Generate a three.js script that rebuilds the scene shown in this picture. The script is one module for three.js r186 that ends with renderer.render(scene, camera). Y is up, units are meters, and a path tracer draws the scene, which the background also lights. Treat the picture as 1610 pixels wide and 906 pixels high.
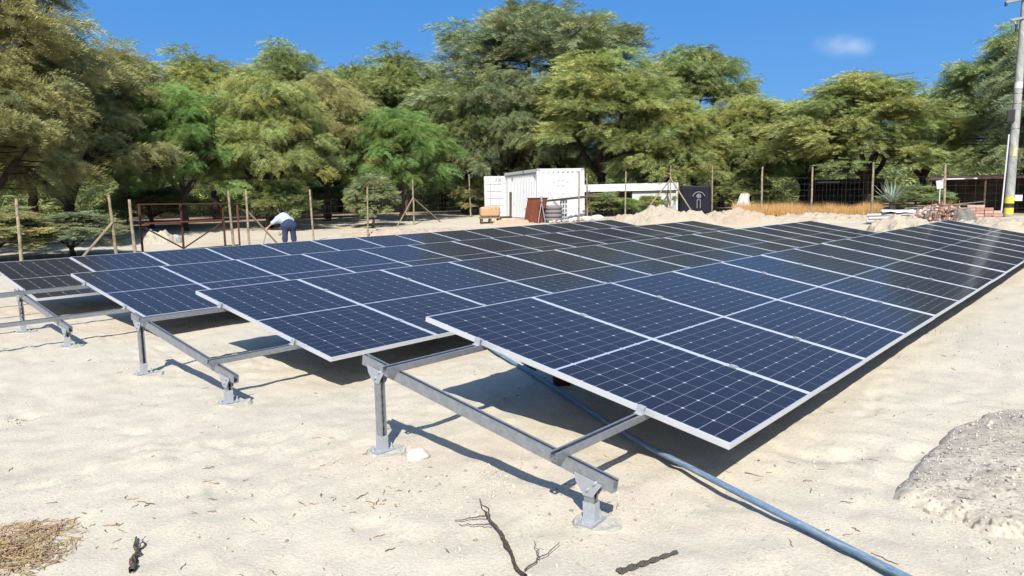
import * as THREE from 'three';
import { mergeGeometries, mergeVertices } from 'three/addons/utils/BufferGeometryUtils.js';
import { ImprovedNoise } from 'three/addons/math/ImprovedNoise.js';
import { MarchingCubes } from 'three/addons/objects/MarchingCubes.js';
import { RoundedBoxGeometry } from 'three/addons/geometries/RoundedBoxGeometry.js';

/* ---------- camera, sky, sun, exposure ---------- */
const scene = new THREE.Scene();
const EYE = new THREE.Vector3(-3.341, 1.538, 1.498);
const camera = new THREE.PerspectiveCamera(43.384, 1024 / 576, 0.05, 900);
{
  const right = new THREE.Vector3(0.6587, -0.0213, 0.7521).normalize();
  const fwd = new THREE.Vector3(0.7456, -0.1263, -0.6544).normalize();
  const up = new THREE.Vector3().crossVectors(right, fwd).normalize();
  right.crossVectors(fwd, up);
  camera.matrixAutoUpdate = true;
  camera.position.copy(EYE);
  camera.quaternion.setFromRotationMatrix(new THREE.Matrix4().makeBasis(right, up, fwd.clone().negate()));
}
const SUN = new THREE.Vector3(-0.80, 1.0, 0.65).normalize();
const P = (deg, d) => [EYE.x + d * Math.sin(deg * Math.PI / 180), EYE.z - d * Math.cos(deg * Math.PI / 180)];   // survey point: bearing and distance from the viewpoint
{
  const W = 1024, Hh = 512, a = new Float32Array(W * Hh * 4);
  const cl = new THREE.Vector3(Math.sin(1.270), 0.170, -Math.cos(1.270)).normalize();
  const nz = new ImprovedNoise();
  for (let j = 0; j < Hh; j++) for (let i = 0; i < W; i++) {
    const phi = (i / W - 0.5) * 2 * Math.PI, th = (j / Hh - 0.5) * Math.PI;      // row 0 is the nadir
    const d = new THREE.Vector3(Math.cos(phi) * Math.cos(th), Math.sin(th), Math.sin(phi) * Math.cos(th));
    const e = Math.max(0, d.y), g = Math.pow(1 - e, 4.5);
    let r = 0.019 + 0.105 * g, gg = 0.128 + 0.145 * g, b = 0.365 + 0.135 * g;
    const s = Math.max(0, d.dot(SUN)), glow = 0.8 * Math.pow(s, 24) + 0.27 * Math.pow(s, 3);
    r += glow; gg += glow * 0.93; b += glow * 0.80;
    const dx = d.clone().sub(cl), c1 = Math.hypot((dx.x * Math.cos(1.270) + dx.z * Math.sin(1.270)) / 0.036, (dx.y - 0.15 * -(dx.x * Math.cos(1.270) + dx.z * Math.sin(1.270))) / 0.013);
    const c = Math.max(0, 1.05 - c1) * (0.62 + 0.9 * nz.noise(d.x * 70, d.y * 130, d.z * 70) + 0.5 * nz.noise(d.x * 190, d.y * 260, d.z * 190));
    r += 0.24 * Math.max(0, c); gg += 0.19 * Math.max(0, c); b += 0.07 * Math.max(0, c);
    if (d.y < 0) { r = 0.16; gg = 0.16; b = 0.15; }
    a.set([r, gg, b, 1], (j * W + i) * 4);
  }
  const t = new THREE.DataTexture(a, W, Hh, THREE.RGBAFormat, THREE.FloatType);
  t.mapping = THREE.EquirectangularReflectionMapping; t.magFilter = THREE.LinearFilter; t.minFilter = THREE.LinearFilter; t.needsUpdate = true;
  scene.background = t; scene.environment = t;
}
const sun = new THREE.DirectionalLight(new THREE.Color(1, 0.955, 0.88), 5);
sun.position.copy(SUN).multiplyScalar(80).add(new THREE.Vector3(10, 0, -12));
sun.target.position.set(10, 0, -12);
sun.castShadow = true; sun.shadow.mapSize.set(4096, 4096);
Object.assign(sun.shadow.camera, { left: -60, right: 60, top: 60, bottom: -60, near: 1, far: 220 });
scene.add(sun, sun.target);
const renderer = new THREE.WebGLRenderer({ antialias: true });
renderer.setSize(1024, 576);
renderer.toneMapping = THREE.LinearToneMapping;
renderer.toneMappingExposure = 1.92;
renderer.shadowMap.enabled = true;

/* ---------- helpers ---------- */
let seed = 7;
const rnd = () => { seed |= 0; seed = seed + 0x6D2B79F5 | 0; let t = Math.imul(seed ^ seed >>> 15, 1 | seed); t = t + Math.imul(t ^ t >>> 7, 61 | t) ^ t; return ((t ^ t >>> 14) >>> 0) / 4294967296; };
const rr = (a, b) => a + (b - a) * rnd();
const PN = new ImprovedNoise();
const n2 = (x, y, s = 0) => PN.noise(x, y, s + 0.37);
const ss = (a, b, x) => { const t = Math.min(1, Math.max(0, (x - a) / (b - a))); return t * t * (3 - 2 * t); };
const lerp = (a, b, t) => a + (b - a) * t;
const V = (x, y, z) => new THREE.Vector3(x, y, z);
const used = {};
const numbered = n => { const k = used[n] = (used[n] ?? -1) + 1; return k ? n + '_' + String(k).padStart(3, '0') : n; };
function prep(g) {
  const h = g.index ? g.toNonIndexed() : g;
  for (const k of Object.keys(h.attributes)) if (!['position', 'normal', 'uv'].includes(k)) h.deleteAttribute(k);
  if (!h.attributes.normal) h.computeVertexNormals();
  if (!h.attributes.uv) h.setAttribute('uv', new THREE.BufferAttribute(new Float32Array(h.attributes.position.count * 2), 2));
  return h;
}
const merge = list => list.length === 1 ? list[0] : mergeGeometries(list.map(prep));
function box(w, h, d, x = 0, y = 0, z = 0, rx = 0, ry = 0, rz = 0) {
  const g = new THREE.BoxGeometry(w, h, d);
  if (rx) g.rotateX(rx); if (rz) g.rotateZ(rz); if (ry) g.rotateY(ry);
  return g.translate(x, y, z);
}
function cyl(r1, r2, h, x = 0, y = 0, z = 0, n = 12) { return new THREE.CylinderGeometry(r1, r2, h, n).translate(x, y, z); }   // r1 top, r2 bottom
function bar(a, b, r0, r1 = r0, n = 7) {                       // a tapered round bar from a to b
  const d = b.clone().sub(a), L = d.length(), g = new THREE.CylinderGeometry(r1, r0, L, n);
  g.translate(0, L / 2, 0).applyQuaternion(new THREE.Quaternion().setFromUnitVectors(V(0, 1, 0), d.normalize()));
  return g.translate(a.x, a.y, a.z);
}
function beam(a, b, w, h) {                                    // a square bar from a to b
  const d = b.clone().sub(a), L = d.length(), g = new THREE.BoxGeometry(w, h, L);
  const m = new THREE.Matrix4().lookAt(b, a, Math.abs(d.y / L) > 0.98 ? V(1, 0, 0) : V(0, 1, 0));
  return g.applyMatrix4(m).translate((a.x + b.x) / 2, (a.y + b.y) / 2, (a.z + b.z) / 2);
}
function shadows(o) { o.castShadow = true; o.receiveShadow = true; return o; }
function part(name, g, m, parent) { const o = shadows(new THREE.Mesh(Array.isArray(g) ? merge(g) : g, m)); o.name = name; parent.add(o); return o; }
function thing(name, label, category, x = 0, y = 0, z = 0, turn = 0, group) {
  const o = new THREE.Group(); o.name = numbered(name); o.position.set(x, y, z); o.rotation.y = turn;
  o.userData = { label, category }; if (group) o.userData.group = group;
  scene.add(o); return o;
}
function single(name, label, category, g, m, x = 0, y = 0, z = 0, turn = 0, group) {
  const o = part(numbered(name), g, m, scene); o.position.set(x, y, z); o.rotation.y = turn;
  o.userData = { label, category }; if (group) o.userData.group = group; return o;
}
function stuff(o, name, label, category) { o.name = numbered(name); o.userData = { label, category, kind: 'stuff' }; shadows(o); scene.add(o); return o; }
function structure(o, name, label, category) { o.name = name; o.userData = { label, category, kind: 'structure' }; shadows(o); scene.add(o); return o; }
const lin = (r, g, b) => new THREE.Color().setRGB(r, g, b);
const mat = (r, g, b, rough = 0.8, metal = 0, more = {}) => new THREE.MeshStandardMaterial({ color: lin(r, g, b), roughness: rough, metalness: metal, ...more });
function tex(n, fn, srgb = true, rep = 1) {                     // fn(u, v) -> [r, g, b] 0..1; tiles
  const a = new Uint8Array(n * n * 4);
  for (let j = 0; j < n; j++) for (let i = 0; i < n; i++) { const c = fn(i / n, j / n); for (let k = 0; k < 3; k++) a[(j * n + i) * 4 + k] = Math.max(0, Math.min(255, 255 * c[k])); a[(j * n + i) * 4 + 3] = 255; }
  const t = new THREE.DataTexture(a, n, n); t.wrapS = t.wrapT = THREE.RepeatWrapping; t.magFilter = THREE.LinearFilter; t.minFilter = THREE.LinearMipmapLinearFilter; t.generateMipmaps = true;
  if (srgb) t.colorSpace = THREE.SRGBColorSpace; t.repeat.set(rep, rep); t.needsUpdate = true; return t;
}
const lat = (() => { const a = new Float32Array(65536); for (let i = 0; i < 65536; i++) a[i] = rnd(); return a; })();
function tn(u, v, f, s = 0) {                                    // tiling value noise, f cells per tile
  const x = u * f, y = v * f, x0 = Math.floor(x), y0 = Math.floor(y), fx = ss(0, 1, x - x0), fy = ss(0, 1, y - y0);
  const h = (i, j) => lat[((((i % f) + f) % f) * 157 + (((j % f) + f) % f) * 311 + s * 1013) & 65535];
  return lerp(lerp(h(x0, y0), h(x0 + 1, y0), fx), lerp(h(x0, y0 + 1), h(x0 + 1, y0 + 1), fx), fy);
}
const fb = (u, v, f, o, s = 0) => { let a = 0, w = 0.5, t = 0; for (let k = 0; k < o; k++) { a += w * tn(u, v, f << k, s + k); t += w; w *= 0.58; } return a / t; };

/* ---------- materials ---------- */
const M = {};
M.alu = new THREE.MeshStandardMaterial({ color: lin(0.68, 0.70, 0.72), roughness: 0.38, metalness: 0.7 });
const galvTex = tex(256, (u, v) => { const k = 0.80 + 0.16 * fb(u, v, 12, 3) - 0.10 * ss(0.62, 0.8, fb(u, v, 5, 3, 9)); return [k, k * 1.0, k * 1.01]; });
M.galv = new THREE.MeshStandardMaterial({ color: lin(0.40, 0.42, 0.435), map: galvTex, roughness: 0.42, metalness: 0.7 });
M.galvLight = new THREE.MeshStandardMaterial({ color: lin(0.50, 0.52, 0.54), map: galvTex, roughness: 0.5, metalness: 0.5 });
M.cells = [[0.0060, 0.0042, 0.0080], [0.0068, 0.0048, 0.0076], [0.0055, 0.0040, 0.0090]].map(c => new THREE.MeshPhysicalMaterial({ color: lin(...c), roughness: 0.6, clearcoat: 0.50, clearcoatRoughness: 0.12, ior: 1.5, specularIntensity: 0.25, sheen: 0.17, sheenRoughness: 1, sheenColor: lin(0.62, 0.60, 0.58) }));
M.backsheet = new THREE.MeshPhysicalMaterial({ color: lin(0.30, 0.315, 0.35), roughness: 0.6, clearcoat: 1, clearcoatRoughness: 0.11 });
M.under = mat(0.32, 0.32, 0.33, 0.8);
M.black = mat(0.012, 0.012, 0.013, 0.6);
M.concrete = mat(0.50, 0.48, 0.44, 0.95, 0, { map: tex(256, (u, v) => { const k = 0.78 + 0.3 * (fb(u, v, 10, 4, 3) - 0.5) + 0.15 * (tn(u, v, 128, 5) - 0.5); return [k, k, k * 0.97]; }) });
const woodTex = tex(256, (u, v) => { const k = 0.72 + 0.35 * (fb(u * 1, v * 0.12, 24, 3, 2) - 0.5) + 0.2 * (tn(u, v, 7, 4) - 0.5); return [k, k * 0.95, k * 0.86]; });
M.wood = mat(0.36, 0.315, 0.24, 0.9, 0, { map: woodTex });
M.woodPale = mat(0.41, 0.38, 0.30, 0.9, 0, { map: woodTex });
M.woodDark = mat(0.15, 0.10, 0.065, 0.9, 0, { map: woodTex });
const rustTex = tex(256, (u, v) => { const k = fb(u, v, 8, 4, 6), q = fb(u, v, 24, 3, 1); return [0.62 + 0.4 * (k - 0.4), 0.50 + 0.3 * (q - 0.4), 0.45 + 0.25 * (q - 0.4)]; });
M.rust = mat(0.30, 0.13, 0.07, 0.9, 0.1, { map: rustTex });
M.rustDark = mat(0.13, 0.075, 0.05, 0.9, 0.2, { map: rustTex });
const paintTex = tex(512, (u, v) => { const d = ss(0.60, 0.78, fb(u, v, 5, 5, 11)) * 0.22 + ss(0.74, 0.86, fb(u, v * 0.25, 16, 3, 14)) * 0.3; const k = 0.96 - d; return [k, k - d * 0.25, k - d * 0.5]; });
M.white = mat(0.50, 0.51, 0.52, 0.5, 0, { map: paintTex });
M.whiteFar = mat(0.50, 0.50, 0.485, 0.7, 0, { map: paintTex });
M.grey = mat(0.22, 0.22, 0.22, 0.8);
M.wire = mat(0.24, 0.22, 0.19, 0.6, 0.5);
const barkTex = tex(256, (u, v) => { const k = 0.62 + 0.7 * (fb(u, v * 0.35, 20, 4, 8) - 0.5); return [k, k * 0.94, k * 0.88]; });
M.bark = mat(0.11, 0.085, 0.065, 0.95, 0, { map: barkTex, bumpMap: barkTex, bumpScale: 0.02 });

/* ---------- ground ---------- */
function rise(x, z) {
  return 0.36 * ss(17, 29, x) + 0.42 * ss(-22, -36, z) * (1 - 0.8 * ss(17, 29, x)) + 0.012 * n2(x * 0.9, z * 0.9, 2) + 0.035 * n2(x * 0.21, z * 0.21, 5) + 0.10 * ss(14, 40, Math.hypot(x, z)) * n2(x * 0.09, z * 0.09, 8);
}
const PRINTS = [];
for (const [x0, z0, dir, n] of [[-2.9, -3.2, 0.35, 9], [-2.3, -0.9, -0.9, 7], [-1.9, -4.6, 1.1, 8], [0.9, 0.35, -0.25, 9], [0.2, 1.2, -0.9, 5], [-1.7, -1.9, -0.2, 4], [1.6, -0.1, 0.5, 8], [-2.6, -2.6, -0.55, 7], [-0.9, -0.6, 0.2, 3]]) {
  for (let i = 0; i < n; i++) { const s = i % 2 ? 1 : -1, a = dir + 0.12 * Math.sin(i * 1.7 + x0), c = Math.cos(a), q = Math.sin(a); PRINTS.push([x0 + c * i * 0.36 - q * s * 0.10 + 0.03 * Math.sin(i * 5), z0 + q * i * 0.36 + c * s * 0.10, c, q, 0.7 + 0.3 * Math.sin(i * 2.3 + z0)]); }
}
function prints(x, z) {
  let h = 0;
  for (const [px, pz, c, q, k] of PRINTS) { const dx = x - px, dz = z - pz; if (dx * dx + dz * dz > 0.06) continue; const u = (dx * c + dz * q) / 0.135, v = (-dx * q + dz * c) / (0.052 + 0.008 * u), e = Math.sqrt(u * u + v * v); h += k * (-0.013 * ss(1.05, 0.6, e) + 0.006 * Math.exp(-((e - 1.22) ** 2) / 0.03)); }
  return h;
}
function H(x, z) {
  const near = 1 - ss(9, 26, Math.hypot(x - 0, z + 2));
  const scuff = Math.max(0, n2(x * 1.7, z * 1.7, 21) - 0.16) * 1.6;                     // trodden places
  const dents = Math.max(0, n2(x * 2.1 + 4, z * 2.1, 71) - 0.28) * Math.max(0, n2(x * 5.2, z * 5.2, 73));      // old footprints
  return rise(x, z) + (near > 0.3 ? prints(x, z) : 0) + near * (0.014 * n2(x * 2.3, z * 2.3, 11) + 0.015 * n2(x * 5.2, z * 5.2, 13) - 0.16 * dents + (0.005 + 0.022 * scuff) * n2(x * 12, z * 12, 17) + 0.010 * scuff * n2(x * 24, z * 24, 19));
}
{
  const axis = (lo, hi, a, b, step, grow, top) => {
    const r = []; for (let v = a; v <= b + 1e-9; v += step) r.push(v);
    let s = step, v = a; const l = []; while (v > lo) { s = Math.min(top, s * grow); v -= s; l.unshift(v); }
    s = step; v = b; while (v < hi) { s = Math.min(top, s * grow); v += s; r.push(v); }
    return l.concat(r);
  };
  const xs = axis(-320, 420, -3.1, 2.6, 0.035, 1.06, 22), zs = axis(-420, 320, -4.6, 1.5, 0.035, 1.06, 22);
  const nx = xs.length, nz = zs.length, pos = new Float32Array(nx * nz * 3), uv = new Float32Array(nx * nz * 2), col = new Float32Array(nx * nz * 3), idx = [];
  for (let j = 0; j < nz; j++) for (let i = 0; i < nx; i++) {
    const k = j * nx + i, x = xs[i], z = zs[j];
    pos.set([x, H(x, z), z], k * 3); uv.set([x / 2.3, z / 2.3], k * 2);
    // sand tones: pale cream with faint pinkish and greyish patches; brown litter and thin grass beyond the fence
    let c = [0.394, 0.353, 0.286];
    const a = n2(x * 0.35, z * 0.35, 31) + 0.6 * n2(x * 1.1, z * 1.1, 33), b = n2(x * 0.5 + 9, z * 0.5, 37) + 0.5 * n2(x * 1.7, z * 1.7, 35);
    const mixc = (t, q) => { c = c.map((v, n) => lerp(v, q[n], t)); };
    mixc(0.55 * ss(0.05, 0.7, a), [0.405, 0.335, 0.262]); mixc(0.6 * ss(0.1, 0.7, b), [0.36, 0.328, 0.275]);
    const lit = Math.max(ss(-31, -38, z + 1.6 * n2(x * 0.2, z * 0.2, 41)), ss(29, 33, x + 1.5 * n2(x * 0.25, z * 0.25, 43)));
    mixc(lit * (0.7 + 0.3 * ss(-0.2, 0.4, n2(x * 0.5, z * 0.5, 45))), [0.215, 0.125, 0.066]);
    mixc(lit * 0.8 * ss(0.12, 0.42, n2(x * 0.16, z * 0.16, 47)), [0.10, 0.105, 0.035]);
    const berm = ss(-14.5, -18.5, z) * (1 - ss(17, 22, x));
    mixc(berm * 0.35 * ss(-0.1, 0.5, n2(x * 0.3, z * 0.3, 49)), [0.36, 0.26, 0.165]);
    col.set(c, k * 3);
    if (i < nx - 1 && j < nz - 1) idx.push(k, k + nx, k + 1, k + 1, k + nx, k + nx + 1);
  }
  const g = new THREE.BufferGeometry();
  g.setAttribute('position', new THREE.BufferAttribute(pos, 3)); g.setAttribute('uv', new THREE.BufferAttribute(uv, 2)); g.setAttribute('color', new THREE.BufferAttribute(col, 3));
  g.setIndex(idx); g.computeVertexNormals();
  const sandMap = tex(1024, (u, v) => {
    const k = 0.955 + 0.10 * (fb(u, v, 9, 5, 3) - 0.5) + 0.09 * (tn(u, v, 512, 7) - 0.5) + 0.07 * (tn(u, v, 256, 9) - 0.5) - 0.12 * ss(0.80, 0.92, tn(u, v, 180, 12)) * ss(0.45, 0.6, tn(u, v, 12, 17));
    return [k, k * (0.99 + 0.02 * tn(u, v, 30, 4)), k * 0.985];
  });
  const sandBump = tex(1024, (u, v) => { const k = 0.5 * fb(u, v, 20, 5, 23) + 0.3 * tn(u, v, 300, 26) + 0.2 * ss(0.7, 0.9, tn(u, v, 120, 28)); return [k, k, k]; }, false);
  M.sand = new THREE.MeshStandardMaterial({ vertexColors: true, map: sandMap, bumpMap: sandBump, bumpScale: 0.0045, roughness: 0.97 });
  M.sandPlain = new THREE.MeshStandardMaterial({ color: lin(0.335, 0.288, 0.225), map: sandMap, bumpMap: sandBump, bumpScale: 0.03, roughness: 0.97 });
  structure(new THREE.Mesh(g, M.sand), 'ground', 'pale cream sandy ground with scuffs and footprints', 'ground');
}
function heap(rx, rz, h, rough, lumps, n = 40, sd = 0, ragged = 0.03, toe = 0.8, square = 0) {       // an irregular heap as a closed-looking dome, its rim sunk in the ground
  const g = new THREE.PlaneGeometry(2, 2, n, n).rotateX(-Math.PI / 2), p = g.attributes.position;
  for (let i = 0; i < p.count; i++) {
    const u = p.getX(i), v = p.getZ(i), a = Math.atan2(v, u), m = Math.max(Math.abs(u), Math.abs(v)), q = Math.hypot(u, v) || 1e-6, k0 = lerp(m / q, 1, square), du = u * k0, dv = v * k0;
    const e = 1 + 0.18 * n2(Math.cos(a) * 1.6 + sd, Math.sin(a) * 1.6, sd) + ragged * n2(Math.cos(a) * 6 + sd, Math.sin(a) * 6, sd) + 0.5 * ragged * n2(Math.cos(a) * 17 + sd, Math.sin(a) * 17, sd);
    const prof = Math.pow(Math.max(0, 1 - m * m), toe);
    const y = h * prof * (1 + lumps * n2(du * 2.2 + sd, dv * 2.2, sd + 3)) + rough * n2(du * rx * 3.5, dv * rz * 3.5, sd + 7) * ss(1, 0.75, m) + 0.5 * rough * n2(du * rx * 9, dv * rz * 9, sd + 9) * ss(1, 0.75, m) - 0.12 * ss(0.82, 1, m);
    p.setXYZ(i, du * rx * e, y, dv * rz * e);
  }
  const uv = g.attributes.uv; for (let i = 0; i < p.count; i++) uv.setXY(i, p.getX(i) / 2.3, p.getZ(i) / 2.3);
  g.computeVertexNormals(); return g;
}

/* ---------- solar arrays ---------- */
const PW = 1.151, PL = 2.278, PT = 0.035, PITCH = 1.164;
const ROWS = [
  { x: 0, z: 0, tilt: 10.9, name: 'front', over: 0.78 },
  { x: -0.045, z: -3.334, tilt: 9.8, name: 'second', over: 0.75 },
  { x: -0.03, z: -6.89, tilt: 9.1, name: 'third', over: 2.2 },
  { x: -0.28, z: -9.775, tilt: 9.9, name: 'back', over: 1.9 }];
const LOW = 0.285;                                              // height of the panels' top face at the low edge
const frameGeo = (() => {
  const lip = 0.0085, list = [];
  // bevelled hollow frame: a shape with a hole, plus its lower return flange
  const s = new THREE.Shape([new THREE.Vector2(-PW / 2, -PL / 2), new THREE.Vector2(PW / 2, -PL / 2), new THREE.Vector2(PW / 2, PL / 2), new THREE.Vector2(-PW / 2, PL / 2)]);
  const hole = w => new THREE.Path([new THREE.Vector2(-PW / 2 + w, -PL / 2 + w), new THREE.Vector2(-PW / 2 + w, PL / 2 - w), new THREE.Vector2(PW / 2 - w, PL / 2 - w), new THREE.Vector2(PW / 2 - w, -PL / 2 + w)]);
  const a = s.clone(); a.holes = [hole(lip)];
  list.push(new THREE.ExtrudeGeometry(a, { depth: PT - 0.002, bevelEnabled: true, bevelSize: 0.001, bevelThickness: 0.001, bevelOffset: -0.001, bevelSegments: 1 }).rotateX(-Math.PI / 2).translate(0, 0.001, 0));
  const b = s.clone(); b.holes = [hole(0.030)];
  list.push(new THREE.ExtrudeGeometry(b, { depth: 0.002, bevelEnabled: false }).rotateX(-Math.PI / 2).translate(0, -0.0005, 0));
  return merge(list);
})();
const sheetGeo = (() => merge([box(PW - 0.020, 0.004, PL - 0.020, 0, PT - 0.006, 0)]))();
const cellW = 0.1830, cellL = 0.0916, gapW = 0.0030, gapL = 0.0024, midGap = 0.020;
function cellShape(flip) {                                      // a half-cut cell: two chamfered corners
  const w = cellW / 2, l = cellL / 2, c = 0.010, s = flip ? -1 : 1;
  const pts = [[-w, -l * s], [w, -l * s], [w, (l - c) * s], [w - c, l * s], [-w + c, l * s], [-w, (l - c) * s]];
  if (flip) pts.reverse();
  return new THREE.ShapeGeometry(new THREE.Shape(pts.map(q => new THREE.Vector2(...q)))).rotateX(-Math.PI / 2);
}
const cellGeo = [cellShape(false), cellShape(true)];
const cellSpots = [];
for (let c = 0; c < 6; c++) for (let r = 0; r < 24; r++) {
  const half = r < 12 ? -1 : 1, k = r < 12 ? 11 - r : r - 12;
  cellSpots.push([(c - 2.5) * (cellW + gapW), half * (midGap / 2 + cellL / 2 + k * (cellL + gapL)), r % 2]);
}
const gridGeo = merge(cellSpots.map(([x, z, f]) => cellGeo[f].clone().translate(x, 0, z)));
const cellY = PT - 0.0034;
const boxGeo = box(0.30, 0.022, 0.07, 0, PT - 0.020, 0);
const ORD = ['first', 'second', 'third', 'fourth', 'fifth', 'sixth', 'seventh', 'eighth', 'ninth', 'tenth', 'eleventh', 'twelfth', 'thirteenth', 'fourteenth', 'fifteenth'];
const singleCells = [4, 2, 1, 1];
function makePanel(cells) {
  const o = new THREE.Group();
  part('frame', frameGeo, M.alu, o);
  const s = part('laminate', sheetGeo, M.backsheet, o);
  const m = M.cells[Math.floor(rnd() * 3)];
  if (cells) for (const [x, z, f] of cellSpots) { const c = part('cell', cellGeo[f], m, s); c.position.set(x, cellY, z); }
  else { const c = part('cell_grid', gridGeo, m, s); c.position.y = cellY; c.userData.kind = 'stuff'; }
  part('junction_box', boxGeo, M.black, o);
  return o;
}
function channelSides(w, h, t, lip, len) {
  const r = [];
  for (const s of [-1, 1]) {
    const pts = [[w / 2, 0], [w / 2, h], [w / 2 - lip, h], [w / 2 - lip, h - t * 2], [w / 2 - lip + t, h - t * 2], [w / 2 - lip + t, h - t], [w / 2 - t, h - t], [w / 2 - t, 0]].map(q => new THREE.Vector2(q[0] * s, q[1]));
    if (s < 0) pts.reverse();
    r.push(new THREE.ExtrudeGeometry(new THREE.Shape(pts), { depth: len, bevelEnabled: false }));
  }
  return r;
}
function channel(w, h, len, slotted = 0) {                      // open-top strut channel along +z from z = 0, with slots punched in the web over the first `slotted` metres
  const t = 0.0025, lip = 0.010, list = channelSides(w, h, t, lip, len);
  const plate = (z0, z1, holes) => {
    const s = new THREE.Shape([new THREE.Vector2(-w / 2 + t, z0), new THREE.Vector2(w / 2 - t, z0), new THREE.Vector2(w / 2 - t, z1), new THREE.Vector2(-w / 2 + t, z1)]);
    for (const z of holes) { const p = new THREE.Path(), q = 0.0075, e = 0.0105; p.moveTo(-q, z - e); p.absarc(0, z - e, q, Math.PI, 0, false); p.lineTo(q, z + e); p.absarc(0, z + e, q, 0, Math.PI, false); s.holes.push(p); }
    return new THREE.ExtrudeGeometry(s, { depth: t, bevelEnabled: false, curveSegments: 4 }).rotateX(Math.PI / 2).translate(0, t, 0);
  };
  const holes = []; for (let z = 0.03; z < slotted - 0.02; z += 0.05) holes.push(z);
  if (slotted) list.push(plate(0, slotted, holes));
  if (len > slotted) list.push(plate(slotted, len, []));
  return merge(list);
}
const uvMetres = (g, k = 4) => { const p = g.attributes.position, u = g.attributes.uv; for (let i = 0; i < p.count; i++) u.setXY(i, (p.getX(i) + p.getY(i) * 0.7) * k, (p.getZ(i) + p.getY(i) * 0.3) * k); return g; };
function blob(r, h, n = 22) {                                   // irregular poured concrete pad
  const g = new THREE.CylinderGeometry(r * 0.86, r * 1.08, h, n, 1); const p = g.attributes.position;
  const a0 = rnd() * 9;
  for (let i = 0; i < p.count; i++) { const a = Math.atan2(p.getZ(i), p.getX(i)), k = 1 + 0.28 * n2(Math.cos(a) * 1.3 + a0, Math.sin(a) * 1.3, a0); p.setX(i, p.getX(i) * k); p.setZ(i, p.getZ(i) * k); if (p.getY(i) > 0) p.setY(i, p.getY(i) + 0.006 * n2(p.getX(i) * 30, p.getZ(i) * 30, a0)); }
  g.computeVertexNormals(); return g;
}
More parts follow.
